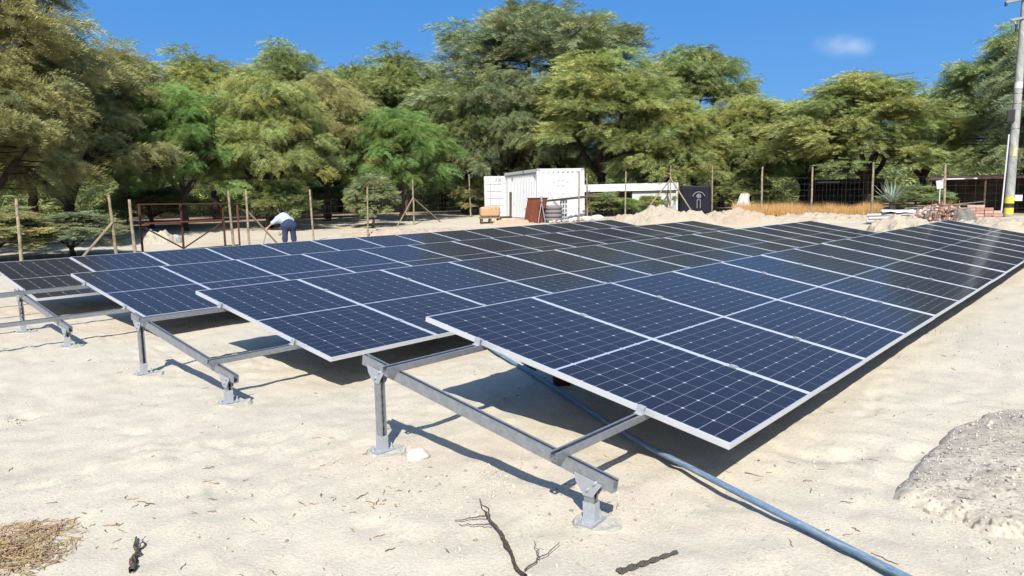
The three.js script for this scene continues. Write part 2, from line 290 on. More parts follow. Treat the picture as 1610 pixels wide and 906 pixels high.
ROWS.forEach((row, ri) => {
  const T = row.tilt * Math.PI / 180, cs = Math.cos(T), sn = Math.sin(T);
  // a point s metres up the slope from the low edge and n metres above the panels' top face
  const on = (s, n) => [LOW + s * sn + n * cs, -s * cs + n * sn];
  for (let i = 0; i < 15; i++) {
    const o = makePanel(i < singleCells[ri]);
    o.name = numbered('solar_panel'); scene.add(o);
    const [y, z] = on(PL / 2, -PT);
    o.position.set(row.x + PITCH * i + PW / 2, y, row.z + z); o.rotation.x = T + rr(-0.004, 0.004); o.rotation.z = rr(-0.0035, 0.0035);
    o.userData = { label: `dark blue solar panel, ${ORD[i]} from the left end of the ${row.name} row`, category: 'solar panel', group: 'solar panels in four rows' };
  }
  const len = 15 * PITCH, rack = thing('mounting_rack', `galvanised steel rack with slotted rails under the ${row.name} row of panels`, 'mounting rack', row.x, 0, row.z, 0, 'racks under the panel rows');
  const slopes = [0.77 * PL, 0.226 * PL];
  slopes.forEach(s => {
    const [y, z] = on(s, -PT - 0.0425);
    const g = uvMetres(channel(0.041, 0.041, len + row.over + 0.15, row.over + 0.3).rotateY(Math.PI / 2));
    const o = part('purlin', g, M.galv, rack); o.position.set(-row.over, y, z); o.rotation.x = T;
    // clamps on both sides of every joint
    for (let i = 0; i <= 15; i++) {
      const [yc, zc] = on(s, 0.0015);
      const x = i === 0 ? -0.016 : PITCH * i - (PITCH - PW) / 2;
      const c = part('clamp', clampGeo(i === 0), M.galvLight, rack); c.position.set(x, yc, zc); c.rotation.x = T;
    }
  });
  const rl = 1.84, s1 = PL * 0.905, [ry, rz] = on(s1, -PT - 0.042 - 0.0625);
  for (let k = 0; k < 7; k++) {
    const x = -0.68 + k * 2.95, near = k === 0;
    const raf = part('rafter', uvMetres(channel(0.041, 0.062, rl, near ? rl : 0)), M.galv, rack); raf.position.set(x, ry, rz); raf.rotation.x = T;
    [[0.844, 0.19, 0], [0.155, 0.19, 1]].forEach(([f, , front]) => {
      // f: share of the slope from the low edge
      const s = f * PL, [by, bz] = on(s, -PT - 0.1045);
      const gy = H(row.x + x, row.z + bz);
      const top = by - 0.050;
      const post = part('post', uvMetres(channel(0.041, 0.052, top - gy + 0.05, near ? top - gy : 0).rotateX(-Math.PI / 2).rotateY(Math.PI)), M.galv, rack);
      post.position.set(x, gy - 0.02, bz - 0.026);
      // saddle: two shaped cheeks either side of the rafter with a bolt
      const sh = new THREE.Shape(); sh.moveTo(-0.078, 0.032); sh.lineTo(0.078, 0.032 - 0.156 * Math.tan(T)); sh.lineTo(0.066, -0.014); sh.quadraticCurveTo(0.038, -0.048, 0.027, -0.070); sh.lineTo(-0.027, -0.070); sh.quadraticCurveTo(-0.042, -0.044, -0.068, -0.012); sh.closePath();
      const cheek = new THREE.ExtrudeGeometry(sh, { depth: 0.004, bevelEnabled: false, curveSegments: 5 }).rotateY(-Math.PI / 2);
      part('saddle', [cheek.clone().translate(-0.0235, 0, 0), cheek.clone().translate(0.0275, 0, 0), cyl(0.008, 0.008, 0.075, 0, 0, 0, 8).rotateZ(Math.PI / 2).translate(0, -0.035, 0), cyl(0.008, 0.008, 0.075, 0, 0, 0, 8).rotateZ(Math.PI / 2).translate(0, 0.004, 0.04)], M.galvLight, rack).position.set(x, by, bz);
      if (near || k === 1) {
        const foot = part('base_plate', [box(0.135, 0.008, 0.085, 0, 0.004, 0), box(0.046, 0.09, 0.003, 0, 0.053, -0.031), box(0.046, 0.09, 0.003, 0, 0.053, 0.031), box(0.003, 0.09, 0.062, -0.0225, 0.053, 0), box(0.003, 0.09, 0.062, 0.0225, 0.053, 0)], M.galvLight, rack);
        foot.position.set(x, gy + 0.014, bz); foot.rotation.y = rr(-0.15, 0.15);
        for (const sx of [-1, 1]) part('bolt', [cyl(0.010, 0.010, 0.009, 0, 0.012, 0, 6), cyl(0.005, 0.005, 0.034, 0, 0.022, 0, 8)], M.galvLight, foot).position.set(sx * 0.058, 0, 0.012 * sx);
      }
      const pad = part('footing', uvMetres(blob(near ? 0.135 : 0.15, 0.05), 3), M.concrete, rack); pad.position.set(x + 0.03, gy - 0.014, bz + 0.01);
    });
  }
});
function clampGeo(end) {
  return end ? merge([box(0.024, 0.006, 0.045, 0.008, 0.003, 0), box(0.005, PT + 0.008, 0.045, -0.006, -PT / 2, 0), box(0.022, 0.004, 0.045, -0.018, -PT, 0), cyl(0.0065, 0.0065, 0.008, 0.004, 0.008, 0, 6)])
    : merge([box(0.040, 0.004, 0.05, 0, 0.002, 0), cyl(0.0065, 0.0065, 0.007, 0, 0.006, 0, 6)]);
}

/* ---------- things on the sand ---------- */
{ // blue-grey pipe
  const pts = [[2.35, -4.05, 0.03], [1.98, -3.45, 0.03], [1.257, -2.16, 0.03], [0.80, -1.40, 0.035], [0.47, -0.80, 0.045], [0.22, -0.27, 0.065], [0.01, 0.17, 0.055], [-0.15, 0.53, 0.03], [-0.30, 0.90, 0.045], [-0.46, 1.32, 0.05], [-0.62, 1.8, 0.03]];
  const cv = new THREE.CatmullRomCurve3(pts.map(([x, z, h]) => { const k = (h + 0.01) / 1.538, X = x + (EYE.x - x) * k, Z = z + (EYE.z - z) * k; return V(X, rise(X, Z) + h, Z); }));
  const g = new THREE.TubeGeometry(cv, 220, 0.0168, 12);
  const m = mat(0.17, 0.235, 0.30, 0.65, 0, { map: tex(512, (u, v) => { const k = ss(0.50, 0.72, fb(u, v, 14, 4, 5)), q = ss(0.66, 0.74, fb(u, v, 40, 2, 15)); return [lerp(0.72, 0.97, k) + 0.2 * q, lerp(0.78, 0.93, k) + 0.15 * q, lerp(0.86, 0.88, k) + 0.05 * q]; }) });
  m.map.repeat.set(6, 1);
  single('water_pipe', 'long blue-grey muddy pipe lying across the sand under the front panels', 'pipe', g, m);
}
{
  const pts = [[1.86, -3.05, 0.30], [1.72, -2.9, 0.16], [1.60, -2.72, 0.02], [1.45, -2.45, 0.012]];
  single('black_cable', 'short black cable hanging from the rail under the front row', 'cable', new THREE.TubeGeometry(new THREE.CatmullRomCurve3(pts.map(([x, z, h]) => V(x, H(x, z) + h, z))), 40, 0.007, 8), M.black);
}
function crooked(a, b, r0, r1, bend, n = 9, sides = 6) {         // a crooked stick as one tapered tube
  const pts = []; for (let i = 0; i <= n; i++) { const t = i / n; pts.push(a.clone().lerp(b, t).add(V(rr(-1, 1) * bend, rr(-0.3, 0.3) * bend, rr(-1, 1) * bend).multiplyScalar(i && i < n ? 1 : 0))); }
  const cv = new THREE.CatmullRomCurve3(pts), g = new THREE.TubeGeometry(cv, n * 3, 1, sides), p = g.attributes.position, fr = n * 3;
  for (let i = 0; i <= fr; i++) { const c = cv.getPointAt(i / fr), r = lerp(r0, r1, i / fr) * (1 + 0.15 * Math.sin(i * 2.3)); for (let k = 0; k <= sides; k++) { const q = i * (sides + 1) + k; p.setXYZ(q, c.x + (p.getX(q) - c.x) * r, c.y + (p.getY(q) - c.y) * r, c.z + (p.getZ(q) - c.z) * r); } }
  return g;
}
const gp = (x, z, h = 0) => V(x, H(x, z) + h, z);
const stickMat = mat(0.20, 0.125, 0.075, 0.95, 0, { map: barkTex }), stickDark = mat(0.11, 0.085, 0.065, 0.95, 0, { map: barkTex }), straw = mat(0.30, 0.245, 0.165, 0.95);
{
  const t = thing('fallen_branch', 'forked dry branch lying on the sand before the front rack', 'branch');
  part('stem', crooked(gp(-1.27, -0.28, 0.012), gp(-0.955, -0.80, 0.03), 0.0085, 0.0045, 0.012), stickDark, t);
  part('twig', crooked(gp(-1.15, -0.47, 0.02), gp(-0.905, -0.88, 0.05), 0.006, 0.003, 0.012), stickMat, t);
  part('twig', crooked(gp(-0.99, -0.75, 0.03), gp(-1.09, -0.87, 0.012), 0.004, 0.002, 0.008), stickMat, t);
  part('twig', crooked(gp(-1.04, -0.68, 0.03), gp(-1.10, -0.83, 0.01), 0.003, 0.0015, 0.008), stickMat, t);
  part('twig', crooked(gp(-1.24, -0.31, 0.015), gp(-0.98, -0.33, 0.03), 0.0035, 0.0015, 0.012), stickMat, t);
  part('twig', crooked(gp(-1.13, -0.32, 0.02), gp(-1.02, -0.44, 0.02), 0.0025, 0.001, 0.008), stickMat, t);
}
single('dead_stick', 'thick dark broken stick on bare sand near the straw heap', 'stick', merge([crooked(gp(-2.26, -1.60, 0.010), gp(-2.105, -1.945, 0.016), 0.0115, 0.0045, 0.010), crooked(gp(-2.235, -1.66, 0.014), gp(-2.10, -1.88, 0.010), 0.006, 0.003, 0.012), crooked(gp(-2.16, -1.80, 0.016), gp(-2.085, -1.885, 0.03), 0.004, 0.0015, 0.006), crooked(gp(-2.25, -1.64, 0.008), gp(-2.19, -1.72, 0.006), 0.008, 0.005, 0.005)]), mat(0.16, 0.125, 0.09, 0.95, 0, { map: barkTex }));
{ // plaited strap
  const list = [];
  const a = gp(-0.98, -0.03, 0.008), b = gp(-0.70, 0.085, 0.008), d = b.clone().sub(a), nrm = V(-d.z, 0, d.x).normalize();
  for (let s = 0; s < 3; s++) { const pts = []; for (let i = 0; i <= 40; i++) { const u = i / 40, w = 0.014 * (1 - 0.75 * u); pts.push(a.clone().addScaledVector(d, u).addScaledVector(nrm, w * Math.sin(u * 34 + s * 2.094)).add(V(0, 0.006 * Math.cos(u * 68 + s * 2.094), 0))); } list.push(new THREE.TubeGeometry(new THREE.CatmullRomCurve3(pts), 90, 0.0055, 5)); }
  single('plaited_strap', 'dark plaited strip lying flat on the sand in front', 'strap', merge(list), mat(0.045, 0.04, 0.035, 0.95));
}
function stoneGeo(r, sq, sd, det = 3) { const g = mergeVertices(new THREE.IcosahedronGeometry(1, det).deleteAttribute('normal').deleteAttribute('uv')), p = g.attributes.position; for (let i = 0; i < p.count; i++) { const x = p.getX(i), y = p.getY(i), z = p.getZ(i), k = r * (1 + 0.25 * PN.noise(x * 1.2 + sd, y * 1.2, z * 1.2) + 0.10 * PN.noise(x * 3 + sd, y * 3, z * 3)); p.setXYZ(i, x * k, y * k * sq, z * k); } g.computeVertexNormals(); return g; }
single('stone', 'pale sandy lump half buried beside the tall front post', 'stone', stoneGeo(0.07, 0.6, 3), mat(0.42, 0.38, 0.31, 0.97), -0.60, H(-0.60, -1.69) + 0.010, -1.69);
{
  const t = thing('hollow_brick', 'dark red hollow brick in the shade under the front panels', 'brick', 1.30, H(1.3, -2.05) + 0.002, -2.05, 0.7);
  const w = 0.24, h = 0.09, d = 0.14, list = [];
  for (let i = 0; i <= 4; i++) list.push(box(0.012, h, d, -w / 2 + i * w / 4, h / 2, 0));
  for (const y of [0.006, h / 2, h - 0.006]) list.push(box(w + 0.011, 0.011, d - 0.002, 0, y, 0));
  part('body', list, mat(0.16, 0.055, 0.035, 0.9, 0, { map: rustTex }), t);
}
{ // grey gravel heap at the right
  const g = heap(1.30, 0.98, 0.15, 0.008, 0.3, 130, 12, 0.05, 1.15, 0.6);
  const [x, z] = [1.41, 1.50];
  const gm = tex(512, (u, v) => { const k = 0.91 + 0.28 * (fb(u, v, 20, 4, 2) - 0.5) + 0.22 * (tn(u, v, 200, 5) - 0.5) - 0.3 * ss(0.78, 0.9, tn(u, v, 110, 8)); return [k, k * 0.98, k * 0.95]; });
  const gb = tex(512, (u, v) => { const k = fb(u, v, 60, 3, 12); return [k, k, k]; }, false);
  const o = stuff(new THREE.Mesh(g, mat(0.37, 0.338, 0.288, 0.97, 0, { map: gm, bumpMap: gb, bumpScale: 0.005 })), 'gravel_heap', 'low heap of grey gravelly soil at the right edge', 'gravel');
  o.position.set(x, H(x, z) + 0.005, z); o.rotation.y = -0.08;
  const ray = new THREE.Raycaster(); o.updateMatrixWorld(true);
  const N = 4200, im = new THREE.InstancedMesh(stoneGeo(1, 0.7, 5, 1), mat(0.31, 0.288, 0.25, 0.95), N), m4 = new THREE.Matrix4(), q = new THREE.Quaternion();
  let c = 0;
  for (let i = 0; i < 15000 && c < N; i++) {
    const px = x + rr(-2.0, 1.5), pz = z + rr(-1.6, 1.1);
    ray.set(V(px, 3, pz), V(0, -1, 0)); const hit = ray.intersectObject(o)[0]; const gy = H(px, pz);
    let y = gy, keep = 0.55 * Math.exp(-1.1 * (((px - x) / 1.35) ** 2 + (pz - z) ** 2)); if (hit && hit.point.y > gy) { y = hit.point.y; keep = 1; }
    if (rnd() > keep) continue;
    const r = 0.0022 + 0.006 * Math.pow(rnd(), 4) + (rnd() < 0.012 ? 0.009 : 0);
    q.setFromEuler(new THREE.Euler(rnd() * 6, rnd() * 6, rnd() * 6)); m4.compose(V(px, y + r * 0.25, pz), q, V(r, r, r * rr(0.7, 1.4))); im.setMatrixAt(c, m4);
    const k = rr(0.7, 1.25); im.setColorAt(c, lin(k, k * rr(0.93, 1), k * rr(0.85, 0.98))); c++;
  }
  im.count = c; stuff(im, 'gravel_stones', 'small grey stones strewn over the gravel heap', 'gravel');
}
{ // pebbles, clods and twigs strewn over the sand
  const m4 = new THREE.Matrix4(), q = new THREE.Quaternion();
  const N = 5200, im = new THREE.InstancedMesh(stoneGeo(1, 0.65, 9, 1), mat(0.36, 0.325, 0.265, 0.97), N);
  const centres = []; for (let i = 0; i < 46; i++) centres.push([rr(-3, 6), rr(-6, 1.6), rr(0.15, 0.6)]);
  for (const c of [[-0.45, -0.55, 0.35], [-0.35, -0.2, 0.3], [-1.0, -1.5, 0.4], [-0.95, -1.1, 0.35], [-0.6, -1.1, 0.3], [0.3, 1.0, 0.4]]) centres.push(c, c, c);
  for (let i = 0; i < N; i++) {
    let x = rr(-3, 9), z = rr(-9, 2.2); if (i % 3) { const c = centres[Math.floor(rnd() * centres.length)]; x = c[0] + (rnd() + rnd() - 1) * c[2]; z = c[1] + (rnd() + rnd() - 1) * c[2]; }
    const r = 0.0022 + 0.008 * Math.pow(rnd(), 5); q.setFromEuler(new THREE.Euler(rnd() * 6, rnd() * 6, rnd() * 6));
    m4.compose(V(x, H(x, z) + r * 0.2, z), q, V(r, r, r * rr(0.8, 1.5))); im.setMatrixAt(i, m4); const k = rnd() < 0.15 ? 0.5 : rr(0.8, 1.15); im.setColorAt(i, lin(k, k * 0.97, k * 0.93));
  }
  stuff(im, 'pebbles', 'tiny pebbles and clods scattered over the sand', 'pebbles');
  const tg = crooked(V(-0.5, 0, 0), V(0.5, 0.02, 0), 0.02, 0.012, 0.05, 5, 5);
  const NT = 240, tw = new THREE.InstancedMesh(tg, mat(0.22, 0.15, 0.085, 0.95), NT);
  const tc = [[-1.30, -1.50, 0.30], [-1.15, -1.35, 0.25], [-2.15, -2.15, 0.3], [-2.3, -2.5, 0.5], [-1.7, -2.1, 0.5], [-0.2, 0.7, 0.3], [-2.5, -2.3, 0.3], [-1.6, -1.2, 0.6], [-0.7, -2.2, 0.4], [0.6, 0.1, 0.5]];
  for (let i = 0; i < NT; i++) {
    let x = rr(-3, 6), z = rr(-8, 2); if (i % 2) { const c = tc[Math.floor(rnd() * tc.length)]; x = c[0] + (rnd() + rnd() - 1) * c[2]; z = c[1] + (rnd() + rnd() - 1) * c[2]; }
    const L = rr(0.02, 0.07) + (rnd() < 0.08 ? 0.07 : 0), w = rr(0.07, 0.16); q.setFromEuler(new THREE.Euler(rr(-0.1, 0.1), rnd() * 6.3, rr(-0.12, 0.12)));
    m4.compose(V(x, H(x, z) + 0.003, z), q, V(L, w, w)); tw.setMatrixAt(i, m4); const k = rr(0.3, 1.5); tw.setColorAt(i, lin(k, k * rr(0.8, 1), k * rr(0.6, 0.95)));
  }
  stuff(tw, 'dry_twigs', 'short dry twigs scattered over the sand', 'twigs');
  const NS = 1500, st = new THREE.InstancedMesh(new THREE.BoxGeometry(1, 0.03, 0.03), straw, NS);
  for (let i = 0; i < NS; i++) {
    const a = rnd() * 6.3, r = 1.15 * Math.pow(rnd(), 1.1), x = -2.57 + Math.cos(a) * r * 0.30 + 0.05 * n2(a * 2, r * 3, 4), z = -2.29 + Math.sin(a) * r * 0.30, L = rr(0.03, 0.11);
    q.setFromEuler(new THREE.Euler(0, rnd() * 6.3, rr(-0.5, 0.5))); m4.compose(V(x, H(x, z) + 0.004 + rnd() * 0.045 * Math.max(0, 1 - r), z), q, V(L, 0.08, 0.08)); st.setMatrixAt(i, m4);
    const k = rr(0.5, 1.3); st.setColorAt(i, lin(k, k * rr(0.75, 0.95), k * rr(0.55, 0.8)));
  }
  stuff(st, 'straw_heap', 'small heap of brown straw on the sand at lower left', 'straw');
}

/* ---------- sand mounds at the far ends of the rows ---------- */
for (const [deg, d, rx, rz, h, label, sd] of [
  [60.9, 30.5, 2.5, 1.5, 0.56, 'broad mound of pale dug sand before the black wrapped load', 1],
  [65.9, 31, 1.5, 1.2, 0.44, 'lumpy pinkish sand mound just left of the dry grass', 2],
  [71.2, 31, 3.0, 1.2, 0.26, 'long low sand bank before the dry grass', 3],
  [77.2, 26, 1.2, 0.9, 0.44, 'small lumpy sand mound before the pale pipes', 4],
  [57.2, 31, 2.0, 1.2, 0.28, 'low reddish sand bank right of the white container', 5],
  [82.4, 27, 2.2, 1.1, 0.26, 'low sand bank before the stacked bricks', 6],
  [41.0, 31.0, 3.4, 1.5, 0.22, 'low pinkish sand bank before the braced fence post', 7],
  [23.0, 29.5, 0.75, 0.6, 0.34, 'small grey soil mound behind the rusty gate', 8]]) {
  const [x, z] = P(deg, d);
  const m = M.sandPlain.clone(); if (sd === 5 || sd === 2 || sd === 7) m.color = lin(0.335, 0.265, 0.205); if (sd === 8) m.color = lin(0.34, 0.31, 0.25);
  single('sand_mound', label, 'mound', heap(rx, rz, h, 0.15, 0.8, 64, sd * 3.7), m, x, H(x, z), z, -deg * Math.PI / 180, 'sand mounds');
}
/* ---------- fence, gate ---------- */
function woodPost(h, r, sd) {
  const g = new THREE.CylinderGeometry(r * 0.82, r, h + 0.3, 9, 6).translate(0, h / 2 - 0.15, 0), p = g.attributes.position;
  for (let i = 0; i < p.count; i++) { const y = p.getY(i); p.setX(i, p.getX(i) + 0.02 * n2(y * 1.1, sd, 3) + 0.006 * n2(y * 6, sd + p.getZ(i) * 20, 4)); p.setZ(i, p.getZ(i) + 0.02 * n2(y * 1.1, sd + 5, 6)); }
  g.computeVertexNormals(); return g;
}
function wireBay(a, b, ha, hb, t) {                              // woven wire between two posts
  const list = [], n = 8;
  for (let k = 0; k < n; k++) { const f = 0.05 + 0.92 * Math.pow(k / (n - 1), 1.25); list.push(bar(V(a.x, a.y + ha * f, a.z), V(b.x, b.y + hb * f, b.z), 0.0013, 0.0013, 3)); }
  const L = a.distanceTo(b), m = Math.max(2, Math.round(L / 0.3));
  for (let k = 1; k < m; k++) { const c = a.clone().lerp(b, k / m), h = lerp(ha, hb, k / m) * 0.97; list.push(bar(c, V(c.x, c.y + h, c.z), 0.0009, 0.0009, 3)); }
  const o = part('wire_mesh', list, M.wire, t); o.userData.kind = 'stuff';
}
function fence(label, posts, braces, name = 'wire_fence') {      // posts: [deg, dist, height, radius]
  const t = thing(name, label, 'fence'); let last = null;
  posts.forEach(([deg, d, h, r, lean], i) => {
    const [x, z] = P(deg, d), y = H(x, z), p = part('post', uvMetres(woodPost(h, r * 0.82, deg * 3.1), 2), i % 3 ? M.woodPale : M.wood, t);
    p.position.set(x, y, z); p.rotation.set(rr(-0.02, 0.02), rnd() * 6, lean ?? rr(-0.025, 0.025));
    const a = V(x, y, z); if (last) wireBay(last.a, a, last.h * 0.8, h * 0.8, t); last = { a, h };
  });
  for (const [dp, dd, hp, df, dfd] of braces) { const [x0, z0] = P(dp, dd), [x1, z1] = P(df, dfd); part('brace', bar(V(x0, H(x0, z0) + hp, z0), V(x1, H(x1, z1) - 0.05, z1), 0.038, 0.032, 8), M.wood, t); }
  return t;
}
fence('wire fence with pale posts left of the rusty gate', [[8.6, 20.5, 1.75, 0.05], [11.2, 20.8, 1.75, 0.05], [14.6, 21.5, 1.72, 0.055, 0.03], [20.1, 23, 1.80, 0.055, 0.03], [21.25, 23.6, 1.66, 0.06, 0.03]], [[20.1, 23, 1.05, 17.6, 22.3]]);
fence('wire fence with tall posts between the gate and the container', [[27.75, 25.8, 1.9, 0.055, 0.03], [28.85, 26.4, 1.92, 0.05, 0.03], [33.5, 28.5, 1.95, 0.05], [37.6, 30.0, 2.05, 0.048], [41.15, 37, 2.28, 0.055], [45.6, 42, 2.45, 0.055], [54.1, 33.6, 2.35, 0.05]], [[41.15, 37, 1.35, 39.75, 35.6], [41.15, 37, 1.35, 43.3, 38.6], [28.85, 26.4, 1.25, 31.0, 27.0]]);
fence('wire fence with tall leaning posts right of the container', [[54.75, 37, 2.25, 0.055], [57.7, 36.5, 2.25, 0.05], [61.1, 38, 2.45, 0.045], [64.2, 38.5, 2.38, 0.06], [67.75, 36, 2.25, 0.06, -0.03], [71.2, 36, 2.18, 0.055, -0.02], [75.15, 32, 2.2, 0.058, -0.03], [79.6, 28.5, 2.05, 0.056, -0.03], [86, 27, 2.05, 0.055], [91, 26, 2.05, 0.055]], [[61.1, 38, 1.75, 58.9, 37], [61.1, 38, 1.85, 63.0, 36]]);
{
  const t = thing('farm_gate', 'rusty steel field gate with diagonal braces and wire upper panel', 'gate');
  const q = (deg, d, h) => { const [x, z] = P(deg, d); return V(x, 0.02 + h, z); };
  const A = h => q(21.75, 24.0, h), Bm = h => q(24.4, 24.9, h), C = h => q(27.2, 25.8, h), D = h => q(28.2, 26.1, h);
  for (const F of [A, Bm, C]) part('upright', beam(F(0.05), F(1.5), 0.05, 0.05), M.rustDark, t);
  part('upright', beam(D(0.05), D(1.42), 0.045, 0.045), M.rust, t);
  part('rail', beam(A(1.5), D(1.46), 0.045, 0.045), M.rustDark, t); part('rail', beam(A(0.93), C(0.93), 0.045, 0.045), M.rust, t); part('rail', beam(A(0.07), D(0.07), 0.045, 0.045), M.rustDark, t);
  part('brace', beam(A(0.88), Bm(0.10), 0.035, 0.035), M.rustDark, t); part('brace', beam(C(0.88), Bm(0.10), 0.035, 0.035), M.rustDark, t);
  const w = []; for (let k = 1; k < 8; k++) w.push(bar(A(0.93 + 0.07 * k), C(0.93 + 0.07 * k), 0.0012, 0.0012, 3));
  for (let k = 1; k < 34; k++) w.push(bar(A(0.93).lerp(C(0.93), k / 34), A(1.5).lerp(C(1.5), k / 34), 0.001, 0.001, 3));
  part('wire_mesh', w, M.rustDark, t).userData.kind = 'stuff';
}

/* ---------- worker ---------- */
{
  const [wx, wz] = P(31.75, 22.6), fx = Math.sin(0.55), fz = -Math.cos(0.55);
  // local axes: +x to the right as seen from the rows, +z towards the rows
  const t = thing('person', 'person in pale shirt and navy trousers bending over a tool handle', 'person', wx, H(wx, wz), wz, -31.75 * Math.PI / 180);
  const J = { hipL: [-0.10, 0.80, 0], hipR: [0.10, 0.80, 0], kneeL: [-0.13, 0.44, 0.03], kneeR: [0.12, 0.44, -0.03], ankL: [-0.14, 0.08, 0.10], ankR: [0.15, 0.08, 0.03], toeL: [-0.16, 0.03, -0.10], toeR: [0.20, 0.03, -0.16],
    pel: [0, 0.85, 0], waist: [-0.04, 0.95, -0.13], chest: [-0.14, 1.02, -0.35], neck: [-0.20, 0.93, -0.53], head: [-0.24, 0.82, -0.66], chin: [-0.26, 0.75, -0.62],
    shL: [-0.29, 1.00, -0.38], elL: [-0.46, 0.90, -0.38], wrL: [-0.60, 0.77, -0.36], shR: [0.06, 0.95, -0.48], elR: [0.02, 0.70, -0.56], wrR: [-0.20, 0.60, -0.52] };
  const j = k => V(...J[k]);
  const cap = (p, a, b, ra, rb) => { const ab = b.clone().sub(a), ap = p.clone().sub(a), h = Math.min(1, Math.max(0, ap.dot(ab) / ab.lengthSq())); return ap.addScaledVector(ab, -h).length() - lerp(ra, rb, h); };
  const smin = (a, b, k) => { const h = Math.max(0, k - Math.abs(a - b)) / k; return Math.min(a, b) - h * h * k * 0.25; };
  const field = (bones, k, grow) => { const bs = bones.map(([a, b, ra, rb]) => [j(a), j(b), ra, rb]); return p => { let d = 9; for (const [a, b, ra, rb] of bs) d = smin(d, cap(p, a, b, ra + grow, rb + grow), k); return d; }; };
  function iso(fn, c, half, n) {
    const mc = new MarchingCubes(n, M.black, false, false, 60000); mc.isolation = 0;
    const p = V(0, 0, 0);
    for (let z = 0; z < n; z++) for (let y = 0; y < n; y++) for (let x = 0; x < n; x++) { p.set(c.x + (x - n / 2) / (n / 2) * half, c.y + (y - n / 2) / (n / 2) * half, c.z + (z - n / 2) / (n / 2) * half); mc.field[x + y * n + z * n * n] = -fn(p); }
    mc.update();
    const g = new THREE.BufferGeometry(); g.setAttribute('position', new THREE.BufferAttribute(mc.positionArray.slice(0, mc.count * 3), 3)); g.setAttribute('normal', new THREE.BufferAttribute(mc.normalArray.slice(0, mc.count * 3), 3));
    return g.scale(half, half, half).translate(c.x, c.y, c.z);
  }
  const legs = [['hipL', 'kneeL', 0.088, 0.062], ['kneeL', 'ankL', 0.058, 0.045], ['hipR', 'kneeR', 0.088, 0.062], ['kneeR', 'ankR', 0.058, 0.045], ['hipL', 'hipR', 0.105, 0.105], ['pel', 'waist', 0.125, 0.12]];
  const torso = [['pel', 'waist', 0.12, 0.125], ['waist', 'chest', 0.13, 0.15], ['shL', 'shR', 0.09, 0.09], ['shL', 'elL', 0.058, 0.047], ['shR', 'elR', 0.056, 0.046]];
  const arms = [['elL', 'wrL', 0.042, 0.030], ['elR', 'wrR', 0.042, 0.030]];
  const headB = [['chest', 'neck', 0.09, 0.058], ['neck', 'head', 0.055, 0.085], ['head', 'chin', 0.095, 0.06]];
  const C = V(-0.12, 0.55, -0.25);
  const hand = (w, dir) => {                                     // palm, four unequal curled fingers and a thumb round the handle
    const bs = [], W = j(w), D = V(...dir).normalize(), S = V(0, 0, 1).cross(D).normalize();
    const palm = W.clone().addScaledVector(D, 0.075); bs.push([W, palm, 0.026, 0.030]);
    [0.075, 0.085, 0.08, 0.062].forEach((L, i) => { const b = palm.clone().addScaledVector(S, (i - 1.5) * 0.019), k1 = b.clone().addScaledVector(D, L * 0.5), k2 = k1.clone().addScaledVector(D, L * 0.2).add(V(0, 0, -L * 0.45)); bs.push([b, k1, 0.010, 0.009], [k1, k2, 0.009, 0.008]); });
    const tb = W.clone().addScaledVector(D, 0.03).addScaledVector(S, -0.026); bs.push([tb, tb.clone().addScaledVector(S, -0.03).addScaledVector(D, 0.035), 0.012, 0.010], [tb.clone().addScaledVector(S, -0.03).addScaledVector(D, 0.035), tb.clone().addScaledVector(S, -0.022).addScaledVector(D, 0.06).add(V(0, 0, -0.02)), 0.010, 0.008]);
    return iso(p => { let d = 9; for (const [a, b, ra, rb] of bs) d = smin(d, cap(p, a, b, ra, rb), 0.006); return d; }, palm, 0.14, 70);
  };
  const skin = mat(0.28, 0.16, 0.10, 0.6);
  part('body', [iso(field([...legs, ...torso, ...arms, ...headB], 0.05, -0.012), C, 0.75, 90), hand('wrL', [-0.6, -1, 0.0]), hand('wrR', [-0.7, -0.6, 0])], skin, t);
  part('trousers', iso(field([...legs.map(b => b), ['pel', 'hipR', 0.12, 0.11], ['pel', 'hipL', 0.12, 0.11]], 0.06, 0.012), C, 0.75, 90), mat(0.011, 0.020, 0.055, 0.9), t);
  part('shirt', iso(field(torso.slice(1).concat([['waist', 'chest', 0.135, 0.15]]), 0.07, 0.016), C, 0.75, 90), mat(0.29, 0.335, 0.40, 0.9), t);
  part('hair', iso(field([['neck', 'head', 0.03, 0.095], ['head', 'chin', 0.10, 0.03]], 0.04, 0.008), C, 0.75, 80), mat(0.02, 0.016, 0.013, 0.9), t);
  part('shoes', iso(field([['ankL', 'toeL', 0.05, 0.04], ['ankR', 'toeR', 0.05, 0.04]], 0.03, 0.008), C, 0.75, 80), mat(0.03, 0.026, 0.022, 0.8), t);
  const tool = thing('hand_tool', 'wooden tool handle held by the bending person', 'tool', wx, H(wx, wz), wz, t.rotation.y);
  part('handle', bar(V(-0.60, 0.80, -0.37), V(-0.83, 0.05, -0.30), 0.016, 0.016, 8), M.woodPale, tool);
  part('head', [new RoundedBoxGeometry(0.30, 0.05, 0.12, 2, 0.015).translate(-0.78, 0.04, -0.30)], M.grey, tool);
}

